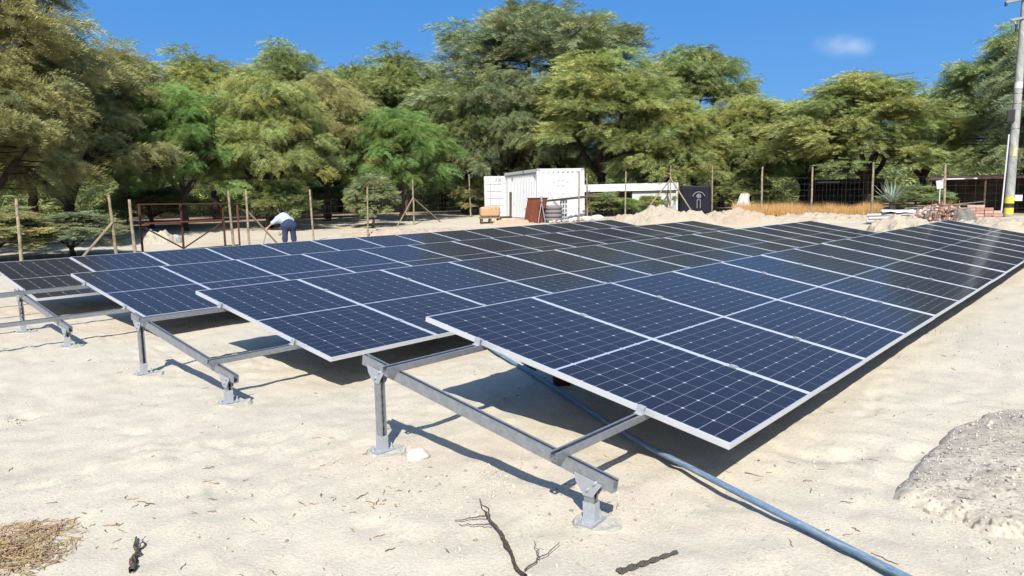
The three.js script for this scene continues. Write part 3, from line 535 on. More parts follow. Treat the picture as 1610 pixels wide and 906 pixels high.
/* ---------- shipping container ---------- */
{
  const [x0, z0] = P(50.85, 35.2), [x1, z1] = P(54.5, 36.0);
  const ex = V(x1 - x0, 0, z1 - z0).normalize(), turn = Math.atan2(-ex.z, ex.x);   // local +x along the end wall, -z along the length
  const W = 2.44, HH = 2.59, L = 6.06;
  const t = thing('shipping_container', 'white corrugated shipping container with its far door swung open', 'container', x0, H(x0, z0) - 0.03, z0, turn);
  const cor = (len, h, step, dep) => { const pts = []; const n = Math.floor(len / step); for (let i = 0; i < n; i++) { const s = i * step; pts.push([s, 0], [s + step * 0.3, 0], [s + step * 0.5, -dep], [s + step * 0.8, -dep]); } pts.push([len, 0]); const sh = pts.map(p => new THREE.Vector2(...p)).concat(pts.slice().reverse().map(p => new THREE.Vector2(p[0], p[1] - 0.006))); return new THREE.ExtrudeGeometry(new THREE.Shape(sh), { depth: h, bevelEnabled: false }).rotateX(-Math.PI / 2); };
  const um = g => uvMetres(g, 0.25);
  part('side_wall', um(cor(L - 0.24, HH - 0.34, 0.278, 0.075).rotateY(Math.PI / 2).translate(0.03, 0.18, -0.12)), M.white, t);
  part('side_wall', um(cor(L - 0.24, HH - 0.34, 0.278, 0.075).rotateY(Math.PI / 2).translate(W - 0.03, 0.18, -0.12)), M.white, t);
  part('end_wall', um(cor(W - 0.24, HH - 0.34, 0.24, 0.04).translate(0.12, 0.18, -0.03)), M.white, t);
  part('roof', um(merge([box(W - 0.1, 0.02, L - 0.1, W / 2, HH - 0.02, -L / 2)])), M.white, t);
  part('floor', um(merge([box(W - 0.1, 0.1, L - 0.1, W / 2, 0.14, -L / 2)])), M.woodDark, t);
  const frame = [];
  for (const cx of [0.06, W - 0.06]) for (const cz of [-0.06, -L + 0.06]) frame.push(box(0.12, HH - 0.24, 0.12, cx, HH / 2, cz));
  for (const cx of [0.03, W - 0.03]) for (const y of [0.10, HH - 0.085]) frame.push(box(0.06, 0.14, L - 0.30, cx, y, -L / 2));
  for (const cz of [-0.03, -L + 0.03]) for (const y of [0.10, HH - 0.085]) frame.push(box(W - 0.30, 0.14, 0.06, W / 2, y, cz));
  part('corner_frame', um(merge(frame)), M.white, t);
  for (const cx of [0.08, W - 0.08]) for (const cz of [-0.08, -L + 0.08]) for (const y of [0.06, HH - 0.06]) part('corner_casting', [box(0.165, 0.12, 0.165, cx, y, cz)], y > 1 ? M.grey : M.white, t);
  for (let i = 0; i < 8; i++) part('lashing_slot', [box(0.12, 0.035, 0.02, 0.30 + i * 0.262, HH - 0.19, -0.008)], M.grey, t);
  // faint swoosh emblem on the end wall
  const arc = (rx, ry, a0, a1, w, y) => { const pts = []; for (let i = 0; i <= 24; i++) { const a = lerp(a0, a1, i / 24); pts.push(V(1.22 + rx * Math.cos(a), y + ry * Math.sin(a), 0.006)); } return new THREE.TubeGeometry(new THREE.CatmullRomCurve3(pts), 30, w, 5); };
  part('emblem', [arc(0.42, 0.20, 3.3, 0.1, 0.012, 1.82), arc(0.30, 0.10, 3.6, 5.6, 0.012, 1.86), arc(0.22, 0.2, 0.9, -1.4, 0.010, 1.55)], mat(0.42, 0.43, 0.44, 0.7), t);
  // the open door leaf, swung right round beside the far corner
  const door = part('door', [box(1.16, HH - 0.34, 0.045, 0, HH / 2, 0), ...[0.45, 0.85, 1.25, 1.65, 2.05].map(y => box(1.02, 0.11, 0.03, 0, y, 0.035)), box(0.06, HH - 0.34, 0.02, -0.55, HH / 2, 0.032), box(0.06, HH - 0.34, 0.02, 0.55, HH / 2, 0.032)], M.white, t);
  door.position.set(-0.58, 0, -L - 0.02); door.rotation.y = 0.05;
  part('locking_bar', [cyl(0.017, 0.017, 2.3, -0.25, HH / 2, 0.07), cyl(0.017, 0.017, 2.3, 0.25, HH / 2, 0.07)], M.galvLight, door);

  const put = (name, label, cat, g, m, lx, lz, ry = 0, dy = 0, grp) => { const p = V(lx, 0, lz).applyAxisAngle(V(0, 1, 0), turn); const X = x0 + p.x, Z = z0 + p.z; return single(name, label, cat, g, m, X, H(X, Z) + dy, Z, turn + ry, grp); };
  // rusty steel bin leaning at the corner
  { const p = V(-0.35, 0, 0.45).applyAxisAngle(V(0, 1, 0), turn), b = thing('rusty_bin', 'rusty brown steel box leaning before the container side', 'steel box', x0 + p.x, H(x0 + p.x, z0 + p.z) - 0.02, z0 + p.z, turn + 0.25);
    const sk = new THREE.Matrix4().makeShear(0, 0, 0.22, 0, 0, 0), g = box(0.80, 1.18, 0.5, 0, 0.59, 0), e = box(0.84, 0.05, 0.54, 0.0, 1.19, 0);
    part('shell', [g.applyMatrix4(sk)], M.rust, b); part('rim', [e.applyMatrix4(sk)], M.rustDark, b); part('rib', [box(0.04, 1.14, 0.03, 0.05, 0.59, 0.262).applyMatrix4(sk)], M.rustDark, b); }
  put('plank', 'grey weathered board leaning against the container side', 'board', merge([box(0.26, 1.45, 0.03, 0, 0.72, 0, 0, 0, -0.06)]), mat(0.22, 0.20, 0.19, 0.9, 0, { map: woodTex }), -0.62, -2.6, 0.9);
  const tyre = new THREE.TorusGeometry(0.30, 0.115, 10, 26).rotateX(Math.PI / 2);
  ['lowest', 'second', 'third', 'topmost'].forEach((w, i) => put('tyre', `dusty grey tyre, ${w} of the stack before the container`, 'tyre', tyre, mat(0.115 + 0.02 * (i % 2), 0.115, 0.115, 0.9), 0.55 + 0.04 * n2(i * 3, 1), 0.75, i, 0.12 + i * 0.19, 'stacked tyres'));
  { const p = V(1.08, 0, 0.75).applyAxisAngle(V(0, 1, 0), turn), b = thing('perforated_column', 'grey column of hollow blocks beside the stacked tyres', 'blocks', x0 + p.x, H(x0 + p.x, z0 + p.z), z0 + p.z, turn);
    for (let k = 0; k < 5; k++) part('block', [box(0.30, 0.03, 0.2, 0, 0.02 + k * 0.205, 0), box(0.30, 0.03, 0.2, 0, 0.18 + k * 0.205, 0), ...[-0.135, 0, 0.135].map(q => box(0.03, 0.13, 0.2, q, 0.10 + k * 0.205, 0))], mat(0.30, 0.30, 0.30, 0.9), b); }
  // long pipes on trestles across the end wall
  for (let k = 0; k < 3; k++) { const a = V(-0.25 + 0.1 * k, 1.12 + 0.03 * k, 0.95 + 0.07 * k).applyAxisAngle(V(0, 1, 0), turn), b = V(2.55 + 0.12 * k, 1.30 + 0.055 * k, 0.75 + 0.07 * k).applyAxisAngle(V(0, 1, 0), turn); single('long_pole', ['lowest', 'middle', 'uppermost'][k] + ' of three long grey poles resting across the container end', 'pole', bar(V(x0 + a.x, a.y + 0.1, z0 + a.z), V(x0 + b.x, b.y + 0.1, z0 + b.z), 0.025, 0.022, 7), k === 1 ? M.grey : M.woodDark, 0, 0, 0, 0, 'long poles at the container'); }
  { const p = V(2.35, 0, 0.72).applyAxisAngle(V(0, 1, 0), turn), b = thing('trestle', 'dark wooden trestle holding the long poles', 'trestle', x0 + p.x, H(x0 + p.x, z0 + p.z), z0 + p.z, turn); for (const s of [-1, 1]) part('leg', [bar(V(s * 0.22, 0, 0), V(-s * 0.06, 1.42, 0), 0.03, 0.028)], M.woodDark, b); part('crossbar', [beam(V(-0.25, 1.12, 0), V(0.28, 1.24, 0), 0.06, 0.05)], M.woodDark, b); }
  { const p = V(-0.1, 0, 0.98).applyAxisAngle(V(0, 1, 0), turn), b = thing('trestle', 'thin trestle behind the rusty box', 'trestle', x0 + p.x, H(x0 + p.x, z0 + p.z), z0 + p.z, turn); for (const s of [-1, 1]) part('leg', [bar(V(s * 0.18, 0, 0), V(-s * 0.05, 1.30, 0), 0.022, 0.02)], M.grey, b); }
  // sacks and rubble
  for (const [lx, lz, s, lb] of [[2.55, 1.3, 1, 'plump white sack at the container corner, nearest the post'], [2.05, 1.15, 0.8, 'white sack slumped before the container end'], [1.55, 1.05, 0.7, 'small pale sack beside the hollow block column']]) put('sack', lb, 'sack', stoneGeo(0.30 * s, 0.55, lx * 3), mat(0.52, 0.51, 0.49, 0.9), lx, lz, 0, 0.10 * s, 'white sacks');
  for (let k = 0; k < 14; k++) { const lx = 0.2 + k * 0.17; put('rubble_block', `pale rubble block, ${['first', 'second', 'third', 'fourth', 'fifth', 'sixth', 'seventh', 'eighth', 'ninth', 'tenth', 'eleventh', 'twelfth', 'thirteenth', 'fourteenth'][k]} from the left before the container`, 'rubble', stoneGeo(rr(0.07, 0.15), rr(0.6, 1), k * 2.2, 1), [mat(0.40, 0.36, 0.31, 0.95), mat(0.30, 0.20, 0.16, 0.95), mat(0.24, 0.24, 0.24, 0.9)][k % 3], lx, 1.15 + rr(-0.15, 0.35), rnd() * 3, 0.06, 'rubble at the container'); }
}
{ // tan load on a pallet, left of the container
  const [x, z] = P(47.1, 36.2), y = H(x, z), t = thing('pallet_load', 'tan wrapped load on a low wooden pallet left of the container', 'pallet load', x, y, z, -0.75);
  const g = new RoundedBoxGeometry(1.0, 0.52, 0.9, 5, 0.14), p = g.attributes.position; for (let i = 0; i < p.count; i++) { const k = 0.05 * n2(p.getX(i) * 4, p.getZ(i) * 4, 3); p.setY(i, p.getY(i) + (p.getY(i) > 0 ? k + 0.05 * p.getX(i) : 0)); } g.computeVertexNormals();
  part('wrapped_goods', g.translate(0, 0.56, 0), mat(0.36, 0.225, 0.12, 0.85, 0, { map: paintTex }), t);
  const pl = part('pallet', [box(1.05, 0.06, 0.95, 0, 0.27, 0)], M.wood, t);
  for (const s of [-0.42, 0, 0.42]) part('bearer', [box(0.10, 0.24, 0.92, s, 0.12, 0)], M.woodDark, pl);
}
{
  const [x, z] = P(48.35, 35.0), y = H(x, z), t = thing('crate', 'dark slatted crate on the sand left of the rusty box', 'crate', x, y, z, -0.6);
  for (let k = 0; k < 4; k++) part('slat', [box(0.52, 0.05, 0.02, 0, 0.06 + k * 0.095, 0.2), box(0.02, 0.05, 0.4, 0.26, 0.06 + k * 0.095, 0)], k % 2 ? M.woodDark : M.whiteFar, t);
  part('core', [box(0.48, 0.36, 0.36, 0, 0.19, 0)], M.woodDark, t);
}
{
  const [x, z] = P(49.1, 34.6);
  single('soil_heap', 'low reddish heap of rubble before the container side', 'heap', heap(1.2, 0.6, 0.22, 0.09, 0.6, 34, 41), mat(0.34, 0.22, 0.14, 0.95), x, H(x, z), z, -0.85);
}
/* ---------- things behind the right-hand fence ---------- */
{ // white-roofed shelter
  const [x, z] = P(58.0, 39.6), y = H(x, z), t = thing('shelter', 'long low shelter with white roof edge behind the fence', 'shelter', x, y, z, -58 * Math.PI / 180);
  part('roof', [box(5.0, 0.38, 2.0, 0, 1.42, 0)], M.white, t);
  part('wall', [box(2.3, 1.15, 0.08, 1.3, 0.62, 0.8)], mat(0.40, 0.40, 0.39, 0.8, 0, { map: paintTex }), t);
  part('back_wall', [box(4.9, 1.2, 0.08, 0, 0.60, -0.9)], mat(0.20, 0.18, 0.16, 0.9), t);
  for (const px of [-2.4, -0.8, 2.44]) part('pillar', [box(0.09, 1.22, 0.09, px, 0.61, 0.9)], M.whiteFar, t);
}
{ // black wrapped load with pale round emblem
  const [x, z] = P(63.0, 38.5), y = H(x, z), t = thing('black_load', 'tall black plastic-wrapped load with a pale round emblem', 'wrapped load', x, y, z, -1.05);
  const g = new RoundedBoxGeometry(1.5, 1.42, 1.2, 10, 0.09), p = g.attributes.position; for (let i = 0; i < p.count; i++) { const a = p.getX(i), b = p.getY(i), c = p.getZ(i), k = 0.10 * PN.noise(a * 2.3, b * 2.3, c * 2.3) + 0.05 * PN.noise(a * 7, b * 5, c * 7); p.setXYZ(i, a * (1 + k), b * (1 + k), c * (1 + k)); } g.computeVertexNormals();
  part('wrapping', g.translate(0, 0.72, 0), new THREE.MeshPhysicalMaterial({ color: lin(0.009, 0.009, 0.015), roughness: 0.6, specularIntensity: 0.22 }), t);
  const e = [new THREE.RingGeometry(0.075, 0.115, 20), new THREE.CircleGeometry(0.05, 16)].map(q => q.translate(0.12, 0.90, 0.648)); e.push(new THREE.TorusGeometry(0.30, 0.022, 6, 24, 2.6).rotateZ(0.27).translate(0.12, 0.80, 0.64), box(0.03, 0.42, 0.012, 0.04, 0.50, 0.645), box(0.03, 0.42, 0.012, 0.20, 0.50, 0.645), box(0.19, 0.03, 0.012, 0.12, 0.71, 0.645));
  part('emblem', e, mat(0.15, 0.15, 0.16, 0.8), t);
}
{ // hanging white sheet
  const g = new THREE.PlaneGeometry(1.0, 1.25, 16, 18), p = g.attributes.position; for (let i = 0; i < p.count; i++) { const u = p.getX(i), v = (p.getY(i) + 0.625) / 1.25, w = lerp(1.25, 0.35, v); p.setX(i, u * w + 0.16 * n2(v * 3, 2, 5) + 0.10 * n2(u * 5, v * 5, 7)); p.setZ(i, 0.08 * Math.sin(u * 14) * (1 - v * 0.5) + 0.05 * n2(u * 4, v * 4, 3) + (1 - v) * 0.25); }
  const b = g.clone(); b.translate(0, 0, -0.012); g.computeVertexNormals(); b.computeVertexNormals();
  const [x, z] = P(66.6, 39.5); single('white_sheet', 'crumpled white sheet draped behind the fence wires', 'sheet', merge([g, b]).translate(0, 0.62, 0), mat(0.40, 0.40, 0.39, 0.9), x, H(x, z) - 0.25, z, -1.1);
}
for (const [deg, d, w, h, label] of [[73.4, 42, 3.6, 1.55, 'open shed with pale roof edge left of the agave'], [81.8, 36, 4.0, 1.5, 'open shed behind the brick stack']]) {
  const [x, z] = P(deg, d), y = H(x, z), t = thing('shed', label, 'shed', x, y, z, -deg * Math.PI / 180, 'dark sheds');
  part('roof', [box(w, 0.05, 2.4, 0, h, 0, 0.06)], mat(0.13, 0.115, 0.10, 0.85, 0, { map: rustTex }), t);
  part('roof_edge', [box(w * 0.3, 0.05, 0.04, -w * 0.22, h - 0.06, 1.22)], M.whiteFar, t);
  part('back_wall', [box(w - 0.1, h - 0.1, 0.06, 0, h / 2, -1.0)], mat(0.15, 0.135, 0.12, 0.9, 0, { map: woodTex }), t);
  for (const q of [-1, 1]) part('side_wall', [box(0.05, h - 0.12, 1.9, q * (w / 2 - 0.06), h / 2, -0.05)], mat(0.15, 0.135, 0.12, 0.9), t);
  for (const s of [-1, 0, 1]) part('pillar', [bar(V(s * (w / 2 - 0.1), 0, 1.1), V(s * (w / 2 - 0.1), h - 0.1, 1.1), 0.04, 0.04)], M.woodDark, t);
}
{ // loose stack of pale pipes and sheets
  const [x, z] = P(77.0, 29.3), y = H(x, z);
  for (let k = 0; k < 9; k++) { const q = k % 3, l = Math.floor(k / 3); single('pale_pipe', `weathered pale pipe, ${ORD[k]} in the loose stack by the rubble`, 'pipe', bar(V(-0.95 + rr(-0.1, 0.1), 0, 0), V(0.85 + rr(-0.2, 0.1), rr(0, 0.05), 0), 0.055, 0.055, 9), [mat(0.34, 0.33, 0.31, 0.8), mat(0.14, 0.14, 0.14, 0.7), mat(0.24, 0.225, 0.20, 0.8)][k % 3], x + 0.13 * (q - 1), y + 0.09 + l * 0.105, z + 0.13 * (q - 1) * 0.3, -1.25 + rr(-0.12, 0.12), 'loose stack of pale pipes'); }
  single('sheet_metal', 'crumpled pale metal sheet on top of the pale pipes', 'sheet', (() => { const g = new THREE.PlaneGeometry(1.1, 0.6, 14, 8).rotateX(-Math.PI / 2), p = g.attributes.position; for (let i = 0; i < p.count; i++) p.setY(i, 0.05 * Math.sin(p.getZ(i) * 18) + 0.06 * n2(p.getX(i) * 3, p.getZ(i) * 3, 8)); const b = g.clone().translate(0, -0.006, 0); g.computeVertexNormals(); b.computeVertexNormals(); return merge([g, b]); })(), M.whiteFar, x + 0.05, y + 0.44, z - 0.1, -1.2);
}
{ // rubble, ladder, brick stack, gravel
  const [x, z] = P(79.3, 29.0), y = H(x, z);
  const rh = thing('rubble_heap', 'messy heap of broken bricks and planks around the rebar ladders', 'rubble', x, y, z, 0.3);
  part('soil', heap(1.45, 1.0, 0.52, 0.14, 0.6, 48, 77), mat(0.27, 0.215, 0.17, 0.95, 0, { map: M.concrete.map }), rh);
  const cm = [mat(0.34, 0.19, 0.145, 0.95), mat(0.40, 0.36, 0.31, 0.95), mat(0.26, 0.17, 0.13, 0.95), mat(0.46, 0.44, 0.41, 0.9), mat(0.38, 0.24, 0.19, 0.95)];
  for (let k = 0; k < 110; k++) { const a = k * 2.4, q = Math.sqrt((k + 0.5) / 110), X = Math.cos(a) * q * 1.4, Z = Math.sin(a) * q * 0.95; const b = part('chunk', new RoundedBoxGeometry(rr(0.10, 0.26), rr(0.06, 0.11), rr(0.08, 0.16), 1, 0.008), cm[Math.floor(rnd() * 5)], rh); b.position.set(X, 0.56 * Math.pow(1 - q * q, 0.8) + rr(0.02, 0.10), Z); b.rotation.set(rr(-0.6, 0.6), a, rr(-0.6, 0.6)); }
  for (let k = 0; k < 9; k++) { const a = rr(-0.5, 0.5) + 1.2, X = rr(-0.9, 0.9), Z = rr(-0.5, 0.6), c = V(X, 0.42 + rr(0, 0.25), Z), d = V(Math.cos(a), rr(-0.15, 0.15), Math.sin(a)).multiplyScalar(rr(0.4, 0.8)); part('plank', [beam(c.clone().sub(d), c.clone().add(d), 0.09, 0.025)], k % 2 ? M.woodPale : M.wood, rh); }
  for (let k = 0; k < 3; k++) {
    const [lx, lz] = P(78.75 + k * 0.6, 27.0), t = thing('rebar_ladder', ['leftmost', 'middle', 'rightmost'][k] + ' of the rusty rebar ladders leaning on the rubble', 'rebar frame', lx, H(lx, lz), lz, -79 * Math.PI / 180, 'leaning rebar ladders');
    for (const s of [-0.11, 0.11]) part('side_bar', [bar(V(s, 0, 0), V(s + 0.16 - k * 0.02, 0.92, -0.55), 0.016, 0.016, 6)], M.rust, t);
    for (let q = 1; q < 6; q++) part('rung', [bar(V(-0.11 + q * 0.025, 0.92 * q / 6, -0.55 * q / 6), V(0.11 + q * 0.025, 0.92 * q / 6, -0.55 * q / 6), 0.012, 0.012, 6)], M.rust, t);
  }
  const [gx, gz] = P(80.4, 28.3); single('gravel_pile', 'steep grey gravel pile between rubble and brick stack', 'gravel', heap(0.55, 0.6, 0.62, 0.10, 0.3, 30, 91), mat(0.19, 0.19, 0.17, 0.97, 0, { map: M.concrete.map }), gx, H(gx, gz), gz);
  const [bx, bz] = P(81.6, 28.6), t = thing('brick_stack', 'stack of pink hollow clay bricks near the utility pole', 'brick stack', bx, H(bx, bz), bz, -81.4 * Math.PI / 180);
  const bg = new RoundedBoxGeometry(0.232, 0.088, 0.115, 1, 0.006), bm = [mat(0.36, 0.215, 0.165, 0.92), mat(0.32, 0.165, 0.125, 0.92), mat(0.41, 0.28, 0.22, 0.92)];
  for (let l = 0; l < 7; l++) for (let i = 0; i < 5; i++) for (let q = 0; q < 3; q++) { if ((l === 6 && (i < 1 || i > 2)) || (l === 5 && i === 4)) continue; const b = part('brick', bg, bm[Math.floor(rnd() * 3)], t); b.position.set((i - 2) * 0.24 + rr(-0.012, 0.012), 0.046 + l * 0.094, (1 - q) * 0.125 + rr(-0.01, 0.01)); b.rotation.y = rr(-0.09, 0.09); }
  const [sx, sz] = P(79.25, 30.2); single('white_board', 'small white board fixed above the rubble beside a post', 'board', merge([box(0.24, 0.30, 0.02, 0, 1.30, 0, 0.1, 0, 0.15), box(0.03, 1.3, 0.03, 0, 0.65, -0.03)]), M.whiteFar, sx, H(sx, sz), sz, -79 * Math.PI / 180);
}
{ // dry golden grass
  const blade = new THREE.BufferGeometry(); blade.setAttribute('position', new THREE.BufferAttribute(new Float32Array([-0.006, 0, 0, 0.006, 0, 0, 0.10, 0.62, 0.02, -0.006, 0, 0.03, 0.006, 0, 0.02, -0.09, 0.7, 0.05, 0, 0, -0.02, 0.012, 0, -0.02, 0.03, 0.66, -0.12]), 3)); blade.computeVertexNormals();
  const N = 7000, im = new THREE.InstancedMesh(blade, mat(0.40, 0.245, 0.095, 0.95), N), m4 = new THREE.Matrix4(), q = new THREE.Quaternion();
  for (let i = 0; i < N; i++) { const [x, z] = P(rr(65.8, 75.8), rr(35.2, 41)), s = rr(0.55, 1.1) * (0.75 + 0.5 * n2(x * 0.8, z * 0.8, 3)); q.setFromEuler(new THREE.Euler(rr(-0.2, 0.2), rnd() * 6.3, rr(-0.2, 0.2))); m4.compose(V(x, H(x, z) - 0.02, z), q, V(s * 1.4, s, s * 1.4)); im.setMatrixAt(i, m4); const k = rr(0.75, 1.2); im.setColorAt(i, lin(k, k * rr(0.85, 1.05), k * rr(0.7, 1.1))); }
  stuff(im, 'dry_grass', 'patch of golden dry grass behind the fence', 'grass');
}
/* ---------- utility pole ---------- */
{
  const [x, z] = P(83.15, 32.5), y = H(x, z), t = thing('utility_pole', 'tall concrete utility pole with yellow and black bands', 'utility pole', x, y, z, -83 * Math.PI / 180);
  t.rotation.z = -0.012;
  const R0 = 0.155, slope = 0.0052;
  part('shaft', uvMetres(cyl(R0 - slope * 9, R0, 9.2, 0, 4.5, 0, 24), 0.7), mat(0.42, 0.42, 0.42, 0.9, 0, { map: M.concrete.map }), t);
  const band = (y0, y1, m) => part('painted_band', [cyl(R0 - slope * y1 + 0.004, R0 - slope * y0 + 0.004, y1 - y0, 0, (y0 + y1) / 2, 0, 24)], m, t);
  const yl = mat(0.50, 0.42, 0.04, 0.8, 0, { map: paintTex }); band(0.10, 0.34, yl); band(0.345, 0.50, M.black); band(0.505, 0.74, yl);
  band(4.62, 4.84, M.whiteFar);
  part('number_plate', [box(0.09, 0.30, 0.01, 0.05, 2.35, 0.15)], mat(0.50, 0.44, 0.16, 0.7), t);
  part('conduit', [bar(V(-0.22, 0, 0.10), V(-0.17, 3.0, 0.08), 0.026, 0.026, 8)], M.whiteFar, t);
  part('meter_box', [new RoundedBoxGeometry(0.24, 0.44, 0.16, 2, 0.02).translate(-0.15, 3.65, 0.10)], M.black, t);
  part('sign_plate', [box(0.24, 0.22, 0.02, 0.27, 0.70, 0.06)], M.whiteFar, t);
  for (const yy of [3.2, 4.1, 4.45]) part('strap', [new THREE.TorusGeometry(R0 - slope * yy + 0.008, 0.010, 6, 20).rotateX(Math.PI / 2).translate(0, yy, 0)], M.galv, t);
  const cross = part('crossarm', [beam(V(-0.55, 7.66, 0.12), V(0.9, 7.80, 0.12), 0.09, 0.09)], M.grey, t); part('insulator', [cyl(0.045, 0.05, 0.14, -0.56, 7.60, 0.12, 10), cyl(0.045, 0.05, 0.14, 0.5, 7.9, 0.12, 10)], M.black, cross);
  const c2 = part('crossarm', [beam(V(-0.34, 7.02, 0.12), V(0.5, 7.1, 0.12), 0.07, 0.08), bar(V(-0.28, 7.02, 0.12), V(-0.18, 6.68, 0.14), 0.028, 0.028)], M.grey, t); part('insulator', [cyl(0.04, 0.04, 0.26, -0.20, 6.72, 0.16, 10)], M.black, c2);
}
/* ---------- trees ---------- */
function sprayGeo(n, L, droop, lw) {                             // a feathery twig: paired narrow leaves along a drooping stem
  const pos = [], idx = []; let v = 0;
  const leaf = (o, d, w, up) => { const s = d.clone().cross(up).normalize().multiplyScalar(w), e = o.clone().add(d), m = o.clone().addScaledVector(d, 0.45); for (const p of [o, m.clone().add(s), e, m.clone().sub(s)]) pos.push(p.x, p.y, p.z); idx.push(v, v + 1, v + 2, v, v + 2, v + 3); v += 4; };
  for (let i = 1; i <= n; i++) {
    const t = i / n, o = V(t * L, -droop * t * t, 0);
    for (const s of [-1, 1]) { const d = V(0.5 + rr(-0.15, 0.15), rr(-0.35, 0.25) - droop * t * 0.6, s * rr(0.7, 1)).normalize().multiplyScalar(L * rr(0.26, 0.42) * (1 - 0.4 * t)); leaf(o, d, lw, V(rr(-0.4, 0.4), 1, rr(-0.4, 0.4)).normalize()); }
    leaf(o, V(rr(0.4, 0.9), rr(-0.1, 0.6), rr(-0.5, 0.5)).normalize().multiplyScalar(L * 0.3), lw, V(rr(-1, 1), 0.4, rr(-1, 1)).normalize());
  }
  leaf(V(0, 0, 0), V(L, -droop, 0), 0.006, V(0, 1, 0));
  const g = new THREE.BufferGeometry(); g.setAttribute('position', new THREE.BufferAttribute(new Float32Array(pos), 3)); g.setIndex(idx); g.computeVertexNormals(); return g;
}
const SPRAY = [sprayGeo(15, 0.62, 0.12, 0.0100), sprayGeo(14, 0.64, 0.30, 0.0105), sprayGeo(12, 0.55, 0.06, 0.0120)];
const leafMat = (r, g, b) => new THREE.MeshPhysicalMaterial({ color: lin(r, g, b), roughness: 0.9, transmission: 0.30, thickness: 0, specularIntensity: 0.25, side: THREE.DoubleSide });
const LEAF = { olive: leafMat(0.335, 0.325, 0.130), yellow: leafMat(0.340, 0.370, 0.125), green: leafMat(0.262, 0.308, 0.115), bright: leafMat(0.205, 0.310, 0.085), grey: leafMat(0.245, 0.280, 0.135) };
function treeProto(sd, o) {                                      // unit: metres; o: h, r, base (crown bottom share), clumps, per, spray, flat
  seed = sd * 7919; const wood = [], { h, r } = o, trunkH = h * rr(0.16, 0.24), top = V(rr(-0.3, 0.3), trunkH, rr(-0.3, 0.3));
  wood.push(crooked(V(0, -0.2, 0), top, 0.032 * h * 0.9, 0.026 * h * 0.8, 0.06, 5, 9));
  const nodes = [], limbs = 5 + Math.floor(rnd() * 2), cy = h * lerp(o.base, 1, 0.42);
  for (let i = 0; i < limbs; i++) {
    const a = i / limbs * 6.283 + rr(-0.4, 0.4), q = i === 0 ? 0.15 : rr(0.45, 0.72), end = V(Math.cos(a) * r * q, lerp(cy, h, rr(0.15, 0.75) * (1.15 - q)), Math.sin(a) * r * q), mid = top.clone().lerp(end, 0.5).add(V(rr(-0.3, 0.3), rr(-0.1, 0.5), rr(-0.3, 0.3)));
    const cv = new THREE.CatmullRomCurve3([top, top.clone().lerp(mid, 0.5).add(V(rr(-0.2, 0.2), 0, rr(-0.2, 0.2))), mid, end]);
    const g = new THREE.TubeGeometry(cv, 14, 1, 7), p = g.attributes.position;
    for (let k = 0; k <= 14; k++) { const c = cv.getPointAt(k / 14), w = lerp(0.018, 0.006, k / 14) * h; for (let s = 0; s <= 7; s++) { const n = k * 8 + s; p.setXYZ(n, c.x + (p.getX(n) - c.x) * w, c.y + (p.getY(n) - c.y) * w, c.z + (p.getZ(n) - c.z) * w); } if (k > 3) nodes.push(c); }
    wood.push(g);
  }
  const mats = [], tints = [], m4 = new THREE.Matrix4(), qt = new THREE.Quaternion();
  for (let c = 0; c < o.clumps; c++) {
    const a = rnd() * 6.283, up = Math.pow(rnd(), 0.8), shell = Math.pow(rr(0.18, 1), 0.42) * (rnd() < 0.12 ? 1.14 : 1);
    const el = lerp(-0.35, 1.5, up), ce = Math.cos(Math.max(-0.2, el)), R = r * (0.82 + 0.30 * n2(Math.cos(a) * 1.3 + sd, Math.sin(a) * 1.3, el + sd));
    const ctr = V(Math.cos(a) * R * ce * shell, cy + (el > 0 ? (h - cy) * Math.sin(el) * (0.86 + 0.22 * n2(Math.cos(a) * 2, Math.sin(a) * 2, sd + 4)) : (cy - h * o.base) * Math.sin(el) * 1.9) * shell, Math.sin(a) * R * ce * shell);
    let best = nodes[0], bd = 1e9; for (const n of nodes) { const d = n.distanceTo(ctr) + Math.max(0, n.y - ctr.y) * 1.5; if (d < bd) { bd = d; best = n; } }
    if (c % 2 === 0 || bd > r * 0.4) wood.push(bar(best, ctr, 0.0045 * h, 0.0014 * h, 5));
    const rc = r * rr(0.10, 0.22), tint = rr(0.72, 1.22), warm = rr(-0.12, 0.10);
    for (let s = 0; s < o.per; s++) {
      const aa = rnd() * 6.283, e2 = Math.acos(rr(-1, 1)), rad = rc * Math.pow(rnd(), 0.45), off = V(Math.sin(e2) * Math.cos(aa), Math.cos(e2) * o.flat, Math.sin(e2) * Math.sin(aa)).multiplyScalar(rad);
      const p = ctr.clone().add(off), dir = Math.atan2(off.z + ctr.z * 0.25, off.x + ctr.x * 0.25) + rr(-0.9, 0.9);
      qt.setFromEuler(new THREE.Euler(rr(-0.5, 0.5), -dir, rr(-0.55, 0.40), 'YXZ')); const k = rr(0.75, 1.35) * o.size;
      m4.compose(p, qt, V(k, k, k)); mats.push(m4.clone()); const b = tint * rr(0.85, 1.15); tints.push([b * (1 + warm), b, b * (1 - warm)]);
    }
  }
  const g = SPRAY[o.spray];
  return { wood: merge(wood), mats, tints, g };
}
function placeTree(pr, label, cat, leaf, deg, d, sx, sy, turn, group, name = 'tree', bark = M.bark) {
  const [x, z] = P(deg, d), t = thing(name, label, cat, x, H(x, z), z, turn, group);
  t.scale.set(sx, sy, sx);
  part('trunk', pr.wood, bark, t);
  const im = new THREE.InstancedMesh(pr.g, leaf, pr.mats.length);
  pr.mats.forEach((m, i) => { im.setMatrixAt(i, m); im.setColorAt(i, lin(...pr.tints[i])); });
  im.name = 'crown'; im.userData.kind = 'stuff'; shadows(im); t.add(im); return t;
}
